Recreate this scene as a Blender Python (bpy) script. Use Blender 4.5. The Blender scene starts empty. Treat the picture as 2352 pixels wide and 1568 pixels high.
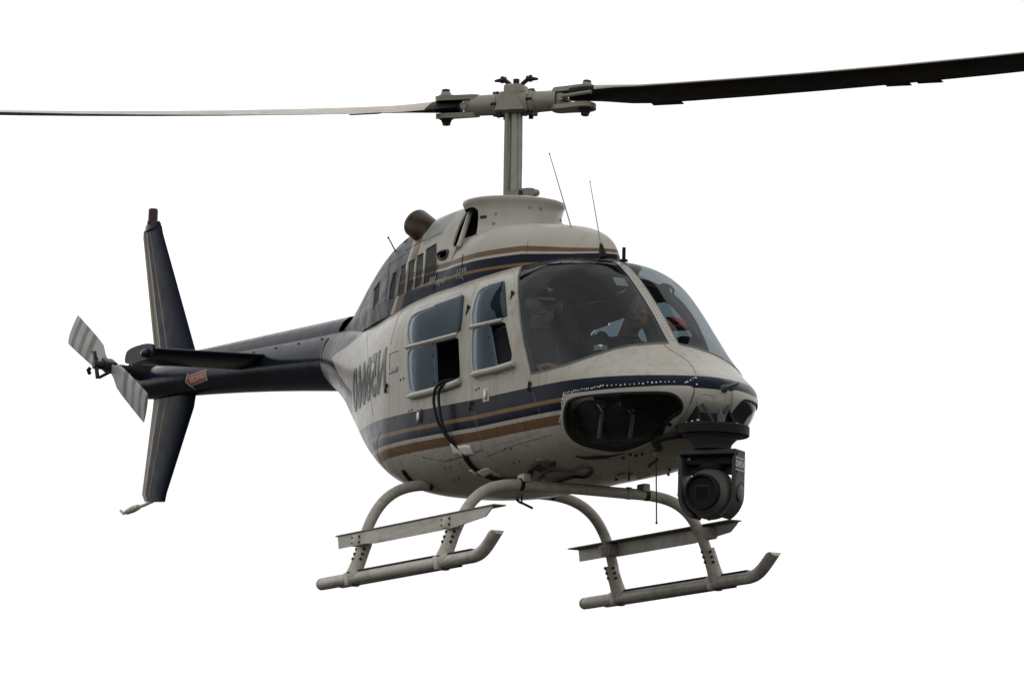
import bpy, bmesh, math, random
import numpy as np
from mathutils import Vector, Matrix
from mathutils.bvhtree import BVHTree

random.seed(7); np.random.seed(7)
SC = bpy.context.scene
COL = SC.collection
rad = math.radians

# ------------------------------------------------------------------ camera, sky, sun, exposure
YAW, PIT, ROL = rad(25.79660192), rad(8.18494034), rad(1.59880454)
CAM = np.array([28.58309051, -13.80510355, -3.79877837])
FPX, PW, PH = 11903.4278, 2352.0, 1568.0
_f = np.array([-math.cos(YAW) * math.cos(PIT), math.sin(YAW) * math.cos(PIT), math.sin(PIT)])
_r = np.cross(_f, [0, 0, 1.0]); _r /= np.linalg.norm(_r)
_u = np.cross(_r, _f)
RT = _r * math.cos(ROL) + _u * math.sin(ROL)
UP = -_r * math.sin(ROL) + _u * math.cos(ROL)
FW = _f


def PJ(V):
    """project helicopter coordinates to photo pixels (2352 wide)"""
    D = np.asarray(V, float).reshape(-1, 3) - CAM
    d = D @ FW
    return np.c_[PW / 2 + FPX * (D @ RT) / d, PH / 2 - FPX * (D @ UP) / d]


def RAY(p):
    return FW + RT * (p[0] - PW / 2) / FPX - UP * (p[1] - PH / 2) / FPX


def BP(p, ax, val):
    """pixel -> point on the plane coordinate[ax] = val"""
    d = RAY(p)
    return CAM + d * ((val - CAM[ax]) / d[ax])


cd = bpy.data.cameras.new("camera")
cam = bpy.data.objects.new("camera", cd)
COL.objects.link(cam)
cd.sensor_width = 36.0
cd.lens = 36.0 * FPX / PW
cd.clip_start = 0.5
cd.clip_end = 5000
cam.matrix_world = Matrix((
    (RT[0], UP[0], -FW[0], CAM[0]), (RT[1], UP[1], -FW[1], CAM[1]),
    (RT[2], UP[2], -FW[2], CAM[2]), (0, 0, 0, 1)))
SC.camera = cam

world = bpy.data.worlds.new("World")
SC.world = world
world.use_nodes = True
wn = world.node_tree
wn.nodes.clear()
wo = wn.nodes.new("ShaderNodeOutputWorld")
bg = wn.nodes.new("ShaderNodeBackground")
tc = wn.nodes.new("ShaderNodeTexCoord")
sep = wn.nodes.new("ShaderNodeSeparateXYZ")
rmp = wn.nodes.new("ShaderNodeValToRGB")
wn.links.new(tc.outputs["Generated"], sep.inputs[0])
mr = wn.nodes.new("ShaderNodeMapRange")
mr.inputs[1].default_value = -0.06
mr.inputs[2].default_value = 0.03
wn.links.new(sep.outputs["Z"], mr.inputs[0])
wn.links.new(mr.outputs[0], rmp.inputs[0])
rmp.color_ramp.elements[0].color = (0.074, 0.066, 0.054, 1)     # dull ground far below
rmp.color_ramp.elements[1].color = (1.0, 1.0, 1.0, 1)          # even white overcast
cn = wn.nodes.new("ShaderNodeTexNoise")                       # mottled overcast, all of it brighter than the exposure holds
cn.inputs["Scale"].default_value = 2.6
cn.inputs["Detail"].default_value = 6
wn.links.new(tc.outputs["Generated"], cn.inputs["Vector"])
cm = wn.nodes.new("ShaderNodeMapRange")
for i_, v_ in enumerate((0.38, 0.68, 1.0, 1.75)): cm.inputs[i_ + 1].default_value = v_
wn.links.new(cn.outputs["Fac"], cm.inputs[0])
sc_ = wn.nodes.new("ShaderNodeVectorMath"); sc_.operation = "SCALE"
wn.links.new(rmp.outputs[0], sc_.inputs[0]); wn.links.new(cm.outputs[0], sc_.inputs[3])
wn.links.new(sc_.outputs[0], bg.inputs[0])
bg.inputs[1].default_value = 1.01
wn.links.new(bg.outputs[0], wo.inputs[0])

sd = bpy.data.lights.new("sun", "SUN")
sun = bpy.data.objects.new("sun", sd)
COL.objects.link(sun)
sd.energy = 0.5
sd.angle = rad(180)
sd.color = (1.0, 0.97, 0.93)
sun.location = (4, -6, 12)
sun.rotation_euler = Vector((0.0, 0.02, 1)).to_track_quat("Z", "Y").to_euler()

vs = SC.view_settings
vs.view_transform = "Standard"
vs.look = "None"
vs.exposure = 0.0
vs.gamma = 1.0
vs.use_curve_mapping = False
SC.render.engine = "CYCLES"
SC.cycles.use_denoising = True
SC.cycles.max_bounces = 10
SC.cycles.transparent_max_bounces = 24
SC.render.film_transparent = False

# ------------------------------------------------------------------ materials
MATS = {}


def _nodes(name):
    m = bpy.data.materials.new(name)
    m.use_nodes = True
    nt = m.node_tree
    nt.nodes.clear()
    out = nt.nodes.new("ShaderNodeOutputMaterial")
    b = nt.nodes.new("ShaderNodeBsdfPrincipled")
    nt.links.new(b.outputs[0], out.inputs[0])
    MATS[name] = m
    return m, nt, b, out


def _objco(nt):
    t = nt.nodes.new("ShaderNodeTexCoord")
    return t.outputs["Object"]


def _noise(nt, co, scale, detail=4, rough=0.6):
    n = nt.nodes.new("ShaderNodeTexNoise")
    n.inputs["Scale"].default_value = scale
    n.inputs["Detail"].default_value = detail
    n.inputs["Roughness"].default_value = rough
    if co is not None:
        nt.links.new(co, n.inputs["Vector"])
    return n.outputs["Fac"]


def _maprange(nt, src, a, b, c, d):
    n = nt.nodes.new("ShaderNodeMapRange")
    nt.links.new(src, n.inputs[0])
    for i, v in enumerate((a, b, c, d)):
        n.inputs[i + 1].default_value = v
    return n.outputs[0]


def _mix(nt, fac, a, b, mode="MIX"):
    n = nt.nodes.new("ShaderNodeMix")
    n.data_type = "RGBA"
    n.blend_type = mode
    for sock, v in ((n.inputs[0], fac), (n.inputs[6], a), (n.inputs[7], b)):
        if isinstance(v, (int, float)):
            sock.default_value = v
        elif isinstance(v, tuple):
            sock.default_value = v if len(v) == 4 else v + (1,)
        else:
            nt.links.new(v, sock)
    return n.outputs[2]


def _math(nt, op, a, b=0.0):
    n = nt.nodes.new("ShaderNodeMath")
    n.operation = op
    for i, v in enumerate((a, b)):
        if isinstance(v, (int, float)):
            n.inputs[i].default_value = v
        else:
            nt.links.new(v, n.inputs[i])
    return n.outputs[0]


def _finish(nt, b, col, co, rough, grime, bump, spec, grime_col=(0.05, 0.04, 0.03), mode="MIX"):
    g1 = _noise(nt, co, 5.0, 8, 0.7)
    g = _maprange(nt, g1, 0.52, 0.78, 0.0, grime)
    col = _mix(nt, g, col, grime_col, mode)
    v = _noise(nt, co, 1.7, 3)
    v = _maprange(nt, v, 0.3, 0.7, 0.93, 1.05)
    n = nt.nodes.new("ShaderNodeVectorMath")
    n.operation = "SCALE"
    nt.links.new(col, n.inputs[0]); nt.links.new(v, n.inputs[3])
    nt.links.new(n.outputs[0], b.inputs["Base Color"])
    r = _noise(nt, co, 9.0, 5)
    nt.links.new(_maprange(nt, r, 0.3, 0.7, rough * 0.8, rough * 1.25), b.inputs["Roughness"])
    b.inputs["Specular IOR Level"].default_value = spec
    if bump:
        bp = nt.nodes.new("ShaderNodeBump")
        bp.inputs["Strength"].default_value = 1.0
        bp.inputs["Distance"].default_value = bump
        nt.links.new(_noise(nt, co, 3.2, 2), bp.inputs["Height"])
        nt.links.new(bp.outputs[0], b.inputs["Normal"])


def mat(name, col, rough=0.45, metal=0.0, grime=0.25, bump=0.0, spec=0.16, grime_col=(0.05, 0.04, 0.03), scuff=0.0):
    m, nt, b, _ = _nodes(name)
    b.inputs["Metallic"].default_value = metal
    co = _objco(nt)
    c = tuple(col) + (1,)
    if scuff:                                        # worn patches drawn out along the tubes
        mp = nt.nodes.new("ShaderNodeMapping"); mp.inputs["Scale"].default_value = (1.3, 9, 9)
        nt.links.new(co, mp.inputs[0])
        c = _mix(nt, _maprange(nt, _noise(nt, mp.outputs[0], 3.0, 9, 0.75), 0.50, 0.68, 0.0, scuff), c, (0.085, 0.075, 0.06))
        sx = nt.nodes.new("ShaderNodeSeparateXYZ"); nt.links.new(co, sx.inputs[0])
        low = _maprange(nt, sx.outputs["Z"], -0.79, -0.765, 1.0, 0.0)     # ground-scraped underside of the skids
        w2 = _maprange(nt, _noise(nt, co, 22, 6, 0.7), 0.38, 0.6, 0.0, 0.85)
        c = _mix(nt, _math(nt, "MULTIPLY", low, w2), c, (0.06, 0.055, 0.05))
    _finish(nt, b, c, co, rough, grime, bump, spec, grime_col)
    return m


WHITE = (0.245, 0.235, 0.208)
NAVY = (0.0055, 0.0075, 0.0150)
BROWN = (0.088, 0.056, 0.031)
GOLD = (0.112, 0.071, 0.033)
TAN = (0.30, 0.24, 0.15)


def ramp_node(nt, src, stops):
    n = nt.nodes.new("ShaderNodeValToRGB")
    cr = n.color_ramp
    cr.interpolation = "CONSTANT"
    while len(cr.elements) < len(stops):
        cr.elements.new(0.5)
    for e, (p, c) in zip(cr.elements, stops):
        e.position = p
        e.color = tuple(c) + (1,)
    nt.links.new(src, n.inputs[0])
    return n.outputs[0]


def paint_body():
    """cream paint, stripes by height, navy where the 'navy' attribute is negative"""
    m, nt, b, _ = _nodes("fuselage_paint")
    co = _objco(nt)
    s = nt.nodes.new("ShaderNodeSeparateXYZ")
    nt.links.new(co, s.inputs[0])
    z = s.outputs["Z"]
    # stripes climb a little towards the tail
    lift = _maprange(nt, s.outputs["X"], -1.4, 0.9, -0.05, 0.0)
    zz = _math(nt, "ADD", z, lift)
    f = lambda v: (v + 0.5) / 1.0
    t = _math(nt, "ADD", zz, 0.5)
    stops = [(0.0, WHITE), (f(0.010), BROWN), (f(0.064), WHITE), (f(0.088), NAVY), (f(0.135), GOLD), (f(0.158), NAVY), (f(0.252), WHITE)]
    col = ramp_node(nt, t, stops)
    # the nose has only the upper navy band
    col_n = ramp_node(nt, t, [(0.0, WHITE), (f(0.172), NAVY), (f(0.252), WHITE)])
    at2 = nt.nodes.new("ShaderNodeAttribute"); at2.attribute_name = "nose"
    col = _mix(nt, _math(nt, "GREATER_THAN", at2.outputs["Fac"], 0.0), col, col_n)
    at = nt.nodes.new("ShaderNodeAttribute"); at.attribute_name = "navy"
    col = _mix(nt, _math(nt, "LESS_THAN", at.outputs["Fac"], 0.0), col, NAVY)
    at3 = nt.nodes.new("ShaderNodeAttribute"); at3.attribute_name = "tan"
    w = _noise(nt, co, 30, 5)
    k = _math(nt, "LESS_THAN", at3.outputs["Fac"], 0.0)
    col = _mix(nt, _math(nt, "MULTIPLY", k, _maprange(nt, w, 0.3, 0.6, 0.55, 1.0)), col, TAN)
    # streaks running down from joints
    mp = nt.nodes.new("ShaderNodeMapping")
    mp.inputs["Scale"].default_value = (9, 9, 0.9)
    nt.links.new(co, mp.inputs[0])
    st = _noise(nt, mp.outputs[0], 2.2, 6, 0.65)
    col = _mix(nt, _maprange(nt, st, 0.48, 0.78, 0.0, 0.55), col, (0.58, 0.52, 0.42), "MULTIPLY")
    _finish(nt, b, col, co, 0.24, 0.5, 0.0035, 0.035, (0.55, 0.5, 0.42), "MULTIPLY")
    return m


def paint_cowl():
    m, nt, b, _ = _nodes("cowling_paint")
    co = _objco(nt)
    at = nt.nodes.new("ShaderNodeAttribute"); at.attribute_name = "band"   # 0 at roof edge, 1 at top of brown
    t = _maprange(nt, at.outputs["Fac"], -0.5, 2.5, 0.0, 1.0)
    f = lambda v: (v + 0.5) / 3.0
    stops = [(0.0, NAVY), (f(0.28), GOLD), (f(0.385), NAVY), (f(0.70), WHITE), (f(0.79), BROWN), (f(1.0), WHITE)]
    col = ramp_node(nt, t, stops)
    at2 = nt.nodes.new("ShaderNodeAttribute"); at2.attribute_name = "tail"   # signed: aft of slanted line is navy
    t2 = _maprange(nt, at2.outputs["Fac"], -0.5, 0.5, 0.0, 1.0)
    g = lambda v: v + 0.5
    sep_ = nt.nodes.new("ShaderNodeSeparateColor")
    colt = ramp_node(nt, t2, [(0.0, NAVY), (g(0.0), WHITE), (g(0.012), BROWN), (g(0.05), WHITE)])
    far = _math(nt, "LESS_THAN", at2.outputs["Fac"], 0.05)
    col = _mix(nt, far, col, colt)
    at3 = nt.nodes.new("ShaderNodeAttribute"); at3.attribute_name = "grey"
    col = _mix(nt, _math(nt, "LESS_THAN", at3.outputs["Fac"], 0.0), col, (0.17, 0.17, 0.16))
    _finish(nt, b, col, co, 0.38, 0.5, 0.003, 0.035, (0.55, 0.5, 0.42), "MULTIPLY")
    return m


def paint_fin():
    m, nt, b, _ = _nodes("fin_paint")
    co = _objco(nt)
    at = nt.nodes.new("ShaderNodeAttribute"); at.attribute_name = "chord"   # 0 trailing edge .. 1 leading edge
    col = ramp_node(nt, at.outputs["Fac"], [(0.0, (0.16, 0.13, 0.10)), (0.13, WHITE), (0.175, NAVY), (0.36, GOLD), (0.40, NAVY)])
    _finish(nt, b, col, co, 0.35, 0.4, 0.001, 0.015, (0.6, 0.55, 0.5), "MULTIPLY")
    return m


def glass(name, tint, rough=0.02, refl=1.0, haze=0.0, hcol=(0.35, 0.36, 0.37), gcol=(0.95, 0.97, 1.0)):
    m = bpy.data.materials.new(name)
    m.use_nodes = True
    nt = m.node_tree
    nt.nodes.clear()
    out = nt.nodes.new("ShaderNodeOutputMaterial")
    tr = nt.nodes.new("ShaderNodeBsdfTransparent")
    tr.inputs[0].default_value = tint + (1,)
    gl = nt.nodes.new("ShaderNodeBsdfGlossy")
    gl.inputs["Roughness"].default_value = rough
    gl.inputs[0].default_value = gcol + (1,)
    fr = nt.nodes.new("ShaderNodeFresnel")
    fr.inputs[0].default_value = 1.5
    co = _objco(nt)
    bmp = nt.nodes.new("ShaderNodeBump")
    bmp.inputs["Distance"].default_value = 0.004
    nt.links.new(_noise(nt, co, 2.2, 2), bmp.inputs["Height"])
    nt.links.new(bmp.outputs[0], gl.inputs["Normal"])
    mx = nt.nodes.new("ShaderNodeMixShader")
    nt.links.new(_math(nt, "MULTIPLY", fr.outputs[0], refl), mx.inputs[0])
    nt.links.new(tr.outputs[0], mx.inputs[1])
    nt.links.new(gl.outputs[0], mx.inputs[2])
    res = mx.outputs[0]
    if haze:
        df = nt.nodes.new("ShaderNodeBsdfDiffuse")
        df.inputs[0].default_value = hcol + (1,)
        m2 = nt.nodes.new("ShaderNodeMixShader")
        nz = _noise(nt, co, 2.6, 7, 0.65)
        nt.links.new(_maprange(nt, nz, 0.35, 0.75, haze * 0.3, haze * 1.6), m2.inputs[0])
        nt.links.new(res, m2.inputs[1]); nt.links.new(df.outputs[0], m2.inputs[2])
        res = m2.outputs[0]
    nt.links.new(res, out.inputs[0])
    MATS[name] = m
    return m


M_BODY = paint_body()
M_COWL = paint_cowl()
M_FIN = paint_fin()
M_WHITE = mat("cream_paint", WHITE, 0.32, grime=0.25, bump=0.001)
M_WHITE_IN = mat("window_trim", (0.36, 0.35, 0.32), 0.4, grime=0.2)
M_SKID = mat("skid_paint", (0.26, 0.246, 0.214), 0.42, grime=0.7, bump=0.001, grime_col=(0.045, 0.038, 0.03), scuff=0.55)
M_TREAD = mat("step_tread_grey", (0.10, 0.095, 0.085), 0.7, grime=0.5)
M_NAVY = mat("navy_paint", NAVY, 0.22, grime=0.12, bump=0.003, spec=0.03, grime_col=(0.03, 0.03, 0.03))
M_BLACK = mat("matte_black", (0.008, 0.008, 0.009), 0.5, grime=0.3, grime_col=(0.02, 0.018, 0.015), spec=0.05)
M_RUBBER = mat("black_rubber", (0.012, 0.012, 0.012), 0.6, grime=0.3, grime_col=(0.03, 0.03, 0.028), spec=0.05)
M_DARK = mat("cabin_charcoal", (0.022, 0.022, 0.023), 0.8, grime=0.3)
M_SEAT = mat("seat_fabric", (0.035, 0.034, 0.035), 0.9, grime=0.3, bump=0.003)
M_LINER = mat("headliner_grey", (0.09, 0.09, 0.09), 0.9, grime=0.2)
M_SEAL = mat("window_seal", (0.05, 0.055, 0.057), 0.45, grime=0.3)
M_METAL = mat("bare_metal", (0.34, 0.33, 0.31), 0.35, 0.8, grime=0.5)
M_HUB = mat("hub_olive_grey", (0.15, 0.142, 0.115), 0.42, 0.15, grime=0.55, bump=0.001, grime_col=(0.05, 0.032, 0.02))
M_MAST = mat("mast_grey", (0.16, 0.16, 0.14), 0.35, 0.35, grime=0.5)
M_BOLT = mat("bolt_dark", (0.02, 0.019, 0.017), 0.45, 0.4, grime=0.2, spec=0.05)
M_BLADE_B = mat("blade_black", (0.009, 0.009, 0.009), 0.5, grime=0.3, bump=0.001, grime_col=(0.03, 0.025, 0.02), spec=0.05)
M_BLADE_T = mat("blade_pale", (0.30, 0.275, 0.245), 0.5, grime=0.3)
M_EXH = mat("exhaust_heat_metal", (0.028, 0.019, 0.012), 0.38, 0.6, grime=0.9, bump=0.002, grime_col=(0.018, 0.014, 0.010))
M_GIMBAL = mat("gimbal_grey", (0.024, 0.027, 0.026), 0.5, spec=0.12, grime=0.25, bump=0.0004)
M_GBALL = mat("gimbal_ball_grey", (0.055, 0.053, 0.047), 0.42, grime=0.3, bump=0.0004)
M_LENS = mat("lens_black", (0.004, 0.005, 0.006), 0.15, grime=0.0, spec=0.02)
M_RED = mat("red_fabric", (0.52, 0.05, 0.035), 0.7, grime=0.15)
M_REDSIGN = mat("danger_red", (0.20, 0.042, 0.03), 0.5, grime=0.25)
M_REDLENS = mat("red_lens", (0.022, 0.003, 0.003), 0.15, grime=0.1)
M_DECAL = mat("decal_white", (0.40, 0.38, 0.34), 0.5, grime=0.25)
M_DECALG = mat("decal_grey", (0.16, 0.16, 0.15), 0.5, grime=0.4)
M_REG = mat("registration_black", (0.012, 0.012, 0.013), 0.3, grime=0.2, spec=0.05)
M_SKIN = mat("skin", (0.33, 0.19, 0.13), 0.55, grime=0.12)
M_JACKET = mat("dark_jacket", (0.026, 0.026, 0.027), 0.85, grime=0.2, bump=0.006)
M_JACKET2 = mat("brown_shirt", (0.055, 0.050, 0.045), 0.85, grime=0.2, bump=0.006)
M_HEADSET = mat("headset_green", (0.10, 0.155, 0.12), 0.4, grime=0.1)
M_CAP = mat("black_cap", (0.010, 0.010, 0.011), 0.75, grime=0.1)
M_HAIR = mat("dark_hair", (0.03, 0.02, 0.014), 0.7, grime=0.2)
M_TAPE = mat("white_tape", (0.48, 0.47, 0.45), 0.55, grime=0.3)
M_CABLE = mat("black_cable", (0.009, 0.009, 0.009), 0.4, grime=0.1, spec=0.05)
M_STRIP = mat("pale_blue_plastic", (0.17, 0.215, 0.24), 0.35, grime=0.2)
M_SKY_EDGE = mat("painted_sky_reflection", (0.085, 0.13, 0.16), 0.3, grime=0.2, spec=0.2)  # pale blue paints the sky's reflection on curved pane edges
G_WS = glass("windshield_glass", (0.41, 0.455, 0.475), refl=0.27, haze=0.008)
G_SIDE = glass("door_window_glass", (0.21, 0.275, 0.315), refl=0.30, haze=0.05, hcol=(0.20, 0.32, 0.41), gcol=(0.60, 0.72, 0.80))
G_CHIN = glass("chin_window_glass", (0.44, 0.49, 0.52), refl=0.45)

# ------------------------------------------------------------------ geometry helpers


class G:
    """collects shapes into one mesh"""

    def __init__(s):
        s.V = []; s.F = []; s.M = []

    def add(s, V, F, mi=0):
        o = len(s.V)
        s.V += [tuple(map(float, v)) for v in V]
        s.F += [tuple(int(i) + o for i in f) for f in F]
        s.M += [mi] * len(F)
        return s

    def box(s, c, size, X=(1, 0, 0), Y=(0, 1, 0), Z=(0, 0, 1), mi=0, bev=0.0):
        c = np.array(c, float); X, Y, Z = [np.array(a, float) / np.linalg.norm(a) for a in (X, Y, Z)]
        h = np.array(size, float) / 2
        if bev <= 0:
            V = [c + X * h[0] * a + Y * h[1] * b + Z * h[2] * d for d in (-1, 1) for a, b in ((-1, -1), (1, -1), (1, 1), (-1, 1))]
            F = [(3, 2, 1, 0), (4, 5, 6, 7), (0, 1, 5, 4), (1, 2, 6, 5), (2, 3, 7, 6), (3, 0, 4, 7)]
            return s.add(V, F, mi)
        b = min(bev, *(h * 0.98))
        bm = bmesh.new()
        bmesh.ops.create_cube(bm, size=1.0)
        for v in bm.verts:
            v.co = Vector((v.co.x * size[0], v.co.y * size[1], v.co.z * size[2]))
        bmesh.ops.bevel(bm, geom=list(bm.edges), offset=b, segments=2, profile=0.5, affect="EDGES")
        V = [c + X * v.co.x + Y * v.co.y + Z * v.co.z for v in bm.verts]
        bm.verts.index_update()
        F = [[v.index for v in f.verts] for f in bm.faces]
        bm.free()
        return s.add(V, F, mi)

    def tube(s, P, R, n=14, cap=True, mi=0, flat=None):
        """sweep a circle (or flattened: flat=(dir, factor)) along P"""
        P = [np.array(p, float) for p in P]
        if isinstance(R, (int, float)):
            R = [R] * len(P)
        T = []
        for i in range(len(P)):
            a = P[max(i - 1, 0)]; b = P[min(i + 1, len(P) - 1)]
            t = b - a; T.append(t / (np.linalg.norm(t) + 1e-12))
        ref = np.array([0, 0, 1.0]) if abs(T[0][2]) < 0.9 else np.array([1.0, 0, 0])
        V = []
        N = np.cross(T[0], ref); N /= np.linalg.norm(N)
        for i, (p, r, t) in enumerate(zip(P, R, T)):
            N = N - t * (N @ t); N /= np.linalg.norm(N)
            B = np.cross(t, N)
            for k in range(n):
                a = 2 * math.pi * k / n
                V.append(p + r * (N * math.cos(a) + B * math.sin(a)))
        F = []
        for i in range(len(P) - 1):
            for k in range(n):
                a = i * n + k; b = i * n + (k + 1) % n
                F.append((a, b, b + n, a + n))
        if cap:
            F.append(tuple(range(n))[::-1])
            F.append(tuple((len(P) - 1) * n + k for k in range(n)))
        return s.add(V, F, mi)

    def cyl(s, a, b, r, r2=None, n=18, mi=0):
        return s.tube([a, b], [r, r if r2 is None else r2], n, True, mi)

    def rev(s, prof, c=(0, 0, 0), A=(0, 0, 1), n=40, mi=0, X=None):
        """revolve (r, h) profile about axis A through c"""
        A = np.array(A, float); A /= np.linalg.norm(A)
        if X is None:
            X = np.cross(A, [0, 1.0, 0]) if abs(A[1]) < 0.9 else np.cross(A, [1.0, 0, 0])
        X = np.array(X, float); X = X - A * (X @ A); X /= np.linalg.norm(X); Y = np.cross(A, X)
        c = np.array(c, float)
        V = [c + A * h + r * (X * math.cos(2 * math.pi * k / n) + Y * math.sin(2 * math.pi * k / n)) for r, h in prof for k in range(n)]
        F = []
        for i in range(len(prof) - 1):
            for k in range(n):
                a = i * n + k; b = i * n + (k + 1) % n
                F.append((a, b, b + n, a + n))
        F.append(tuple(range(n))[::-1])
        F.append(tuple((len(prof) - 1) * n + k for k in range(n)))
        return s.add(V, F, mi)

    def ball(s, c, r, n=20, m=14, mi=0, X=(1, 0, 0), Y=(0, 1, 0), Z=(0, 0, 1)):
        r = (r, r, r) if isinstance(r, (int, float)) else r
        c = np.array(c, float); X, Y, Z = [np.array(a, float) for a in (X, Y, Z)]
        V = []; F = []
        V.append(c - Z * r[2])
        for i in range(1, m):
            t = -math.pi / 2 + math.pi * i / m
            for k in range(n):
                a = 2 * math.pi * k / n
                V.append(c + X * r[0] * math.cos(t) * math.cos(a) + Y * r[1] * math.cos(t) * math.sin(a) + Z * r[2] * math.sin(t))
        V.append(c + Z * r[2])
        for k in range(n):
            F.append((0, 1 + (k + 1) % n, 1 + k))
        for i in range(m - 2):
            for k in range(n):
                a = 1 + i * n + k; b = 1 + i * n + (k + 1) % n
                F.append((a, b, b + n, a + n))
        L = len(V) - 1; o = 1 + (m - 2) * n
        for k in range(n):
            F.append((L, o + k, o + (k + 1) % n))
        return s.add(V, F, mi)

    def prism(s, poly, c, X, Y, depth, mi=0, center=True):
        """extrude 2D outline (in X,Y) along X x Y by depth"""
        c = np.array(c, float); X = np.array(X, float); Y = np.array(Y, float)
        X /= np.linalg.norm(X); Y /= np.linalg.norm(Y); Z = np.cross(X, Y); n = len(poly)
        d0, d1 = (-depth / 2, depth / 2) if center else (0, depth)
        V = [c + X * p[0] + Y * p[1] + Z * d0 for p in poly] + [c + X * p[0] + Y * p[1] + Z * d1 for p in poly]
        F = [tuple(range(n))[::-1], tuple(range(n, 2 * n))] + [(k, (k + 1) % n, n + (k + 1) % n, n + k) for k in range(n)]
        return s.add(V, F, mi)

    def build(s, name, mats, parent=None, ang=35):
        if not isinstance(mats, (list, tuple)):
            mats = [mats]
        me = bpy.data.meshes.new(name)
        me.from_pydata(s.V, [], s.F)
        for m in mats:
            me.materials.append(m)
        if len(mats) > 1:
            me.polygons.foreach_set("material_index", s.M)
        bm = bmesh.new(); bm.from_mesh(me)
        bmesh.ops.recalc_face_normals(bm, faces=bm.faces)
        bm.to_mesh(me); bm.free()
        return link(name, me, parent, ang)


def link(name, me, parent=None, ang=35):
    me.polygons.foreach_set("use_smooth", [True] * len(me.polygons))
    me.set_sharp_from_angle(angle=rad(ang))
    me.update()
    o = bpy.data.objects.new(name, me)
    COL.objects.link(o)
    o.parent = parent
    return o


def empty(name, loc=(0, 0, 0), parent=None):
    o = bpy.data.objects.new(name, None)
    o.empty_display_size = 0.2
    COL.objects.link(o)
    o.location = loc
    o.parent = parent
    return o


def tag(o, label, cat=None, group=None):
    o["label"] = label
    if cat: o["category"] = cat
    if group: o["group"] = group
    return o


def pchip(xk, yk, x):
    xk = np.asarray(xk, float); yk = np.asarray(yk, float)
    h = np.diff(xk); d = np.diff(yk) / h
    m = np.zeros_like(yk)
    for i in range(1, len(xk) - 1):
        if d[i - 1] * d[i] > 0:
            w1 = 2 * h[i] + h[i - 1]; w2 = h[i] + 2 * h[i - 1]
            m[i] = (w1 + w2) / (w1 / d[i - 1] + w2 / d[i])
    m[0] = d[0]; m[-1] = d[-1]
    i = np.clip(np.searchsorted(xk, x) - 1, 0, len(h) - 1)
    t = (x - xk[i]) / h[i]
    return ((2 * t**3 - 3 * t**2 + 1) * yk[i] + (t**3 - 2 * t**2 + t) * h[i] * m[i]
            + (-2 * t**3 + 3 * t**2) * yk[i + 1] + (t**3 - t**2) * h[i] * m[i + 1])


def cspline(P, n):
    """smooth curve through points P (Catmull-Rom), n samples per span"""
    P = [np.array(p, float) for p in P]
    Q = [2 * P[0] - P[1]] + P + [2 * P[-1] - P[-2]]
    out = []
    for i in range(1, len(Q) - 2):
        for k in range(n):
            t = k / n
            a, b, c, d = Q[i - 1], Q[i], Q[i + 1], Q[i + 2]
            out.append(0.5 * (2 * b + (c - a) * t + (2 * a - 5 * b + 4 * c - d) * t * t + (3 * b - a - 3 * c + d) * t**3))
    out.append(P[-1])
    return out


def loft(rows, nu, nv):
    """rows: x, ztop, zbot, zmid, halfwidth, n_upper, n_lower; returns V,(nu*nv), F tris, N"""
    rows = np.array(rows, float)
    d = np.sqrt((np.diff(rows[:, [0, 1, 2, 4]], axis=0) ** 2).sum(1))
    s = np.r_[0, np.cumsum(d)]
    u = np.linspace(0, s[-1], nu)
    P = np.stack([pchip(s, rows[:, k], u) for k in range(7)], 1)
    th = np.linspace(-math.pi / 2, 1.5 * math.pi, 721)
    V = np.zeros((nu, nv, 3))
    c, sn = np.cos(th), np.sin(th)
    for i in range(nu):
        x, zt, zb, zc, W, n1, n2 = P[i]
        n = np.where(sn >= 0, n1, n2); H = np.where(sn >= 0, zt - zc, zc - zb)
        y = -W * np.sign(c) * np.abs(c) ** (2 / n)
        z = zc + H * np.sign(sn) * np.abs(sn) ** (2 / n)
        L = np.r_[0, np.cumsum(np.hypot(np.diff(y), np.diff(z)))]
        if L[-1] < 1e-9:
            V[i] = (x, 0, zc); continue
        q = np.linspace(0, L[-1], nv + 1)[:-1]
        V[i, :, 0] = x; V[i, :, 1] = np.interp(q, L, y); V[i, :, 2] = np.interp(q, L, z)
    V = V.reshape(-1, 3)
    i, j = np.meshgrid(np.arange(nu - 1), np.arange(nv), indexing="ij")
    a = (i * nv + j).ravel(); b = (i * nv + (j + 1) % nv).ravel(); c2 = b + nv; d2 = a + nv
    F = np.r_[np.c_[a, c2, b], np.c_[a, d2, c2]]
    return cleanup(V, F)


def cleanup(V, F):
    """orient outwards from the axis, drop slivers, add vertex normals"""
    n = np.cross(V[F[:, 1]] - V[F[:, 0]], V[F[:, 2]] - V[F[:, 0]])
    F = F[np.linalg.norm(n, axis=1) > 1e-11]
    N = vnormals(V, F)
    if ((V - V.mean(0)) * N).sum() < 0:
        F = F[:, ::-1].copy(); N = -N
    return V, F, N


def vnormals(V, F):
    # merge coincident verts so seams and poles shade evenly
    key = np.round(V, 6); _, inv = np.unique(key, axis=0, return_inverse=True); inv = inv.ravel()
    n = np.cross(V[F[:, 1]] - V[F[:, 0]], V[F[:, 2]] - V[F[:, 0]])
    N = np.zeros((inv.max() + 1, 3))
    for k in range(3):
        np.add.at(N, inv[F[:, k]], n)
    N = N[inv]
    return N / (np.linalg.norm(N, axis=1)[:, None] + 1e-12)


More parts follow.
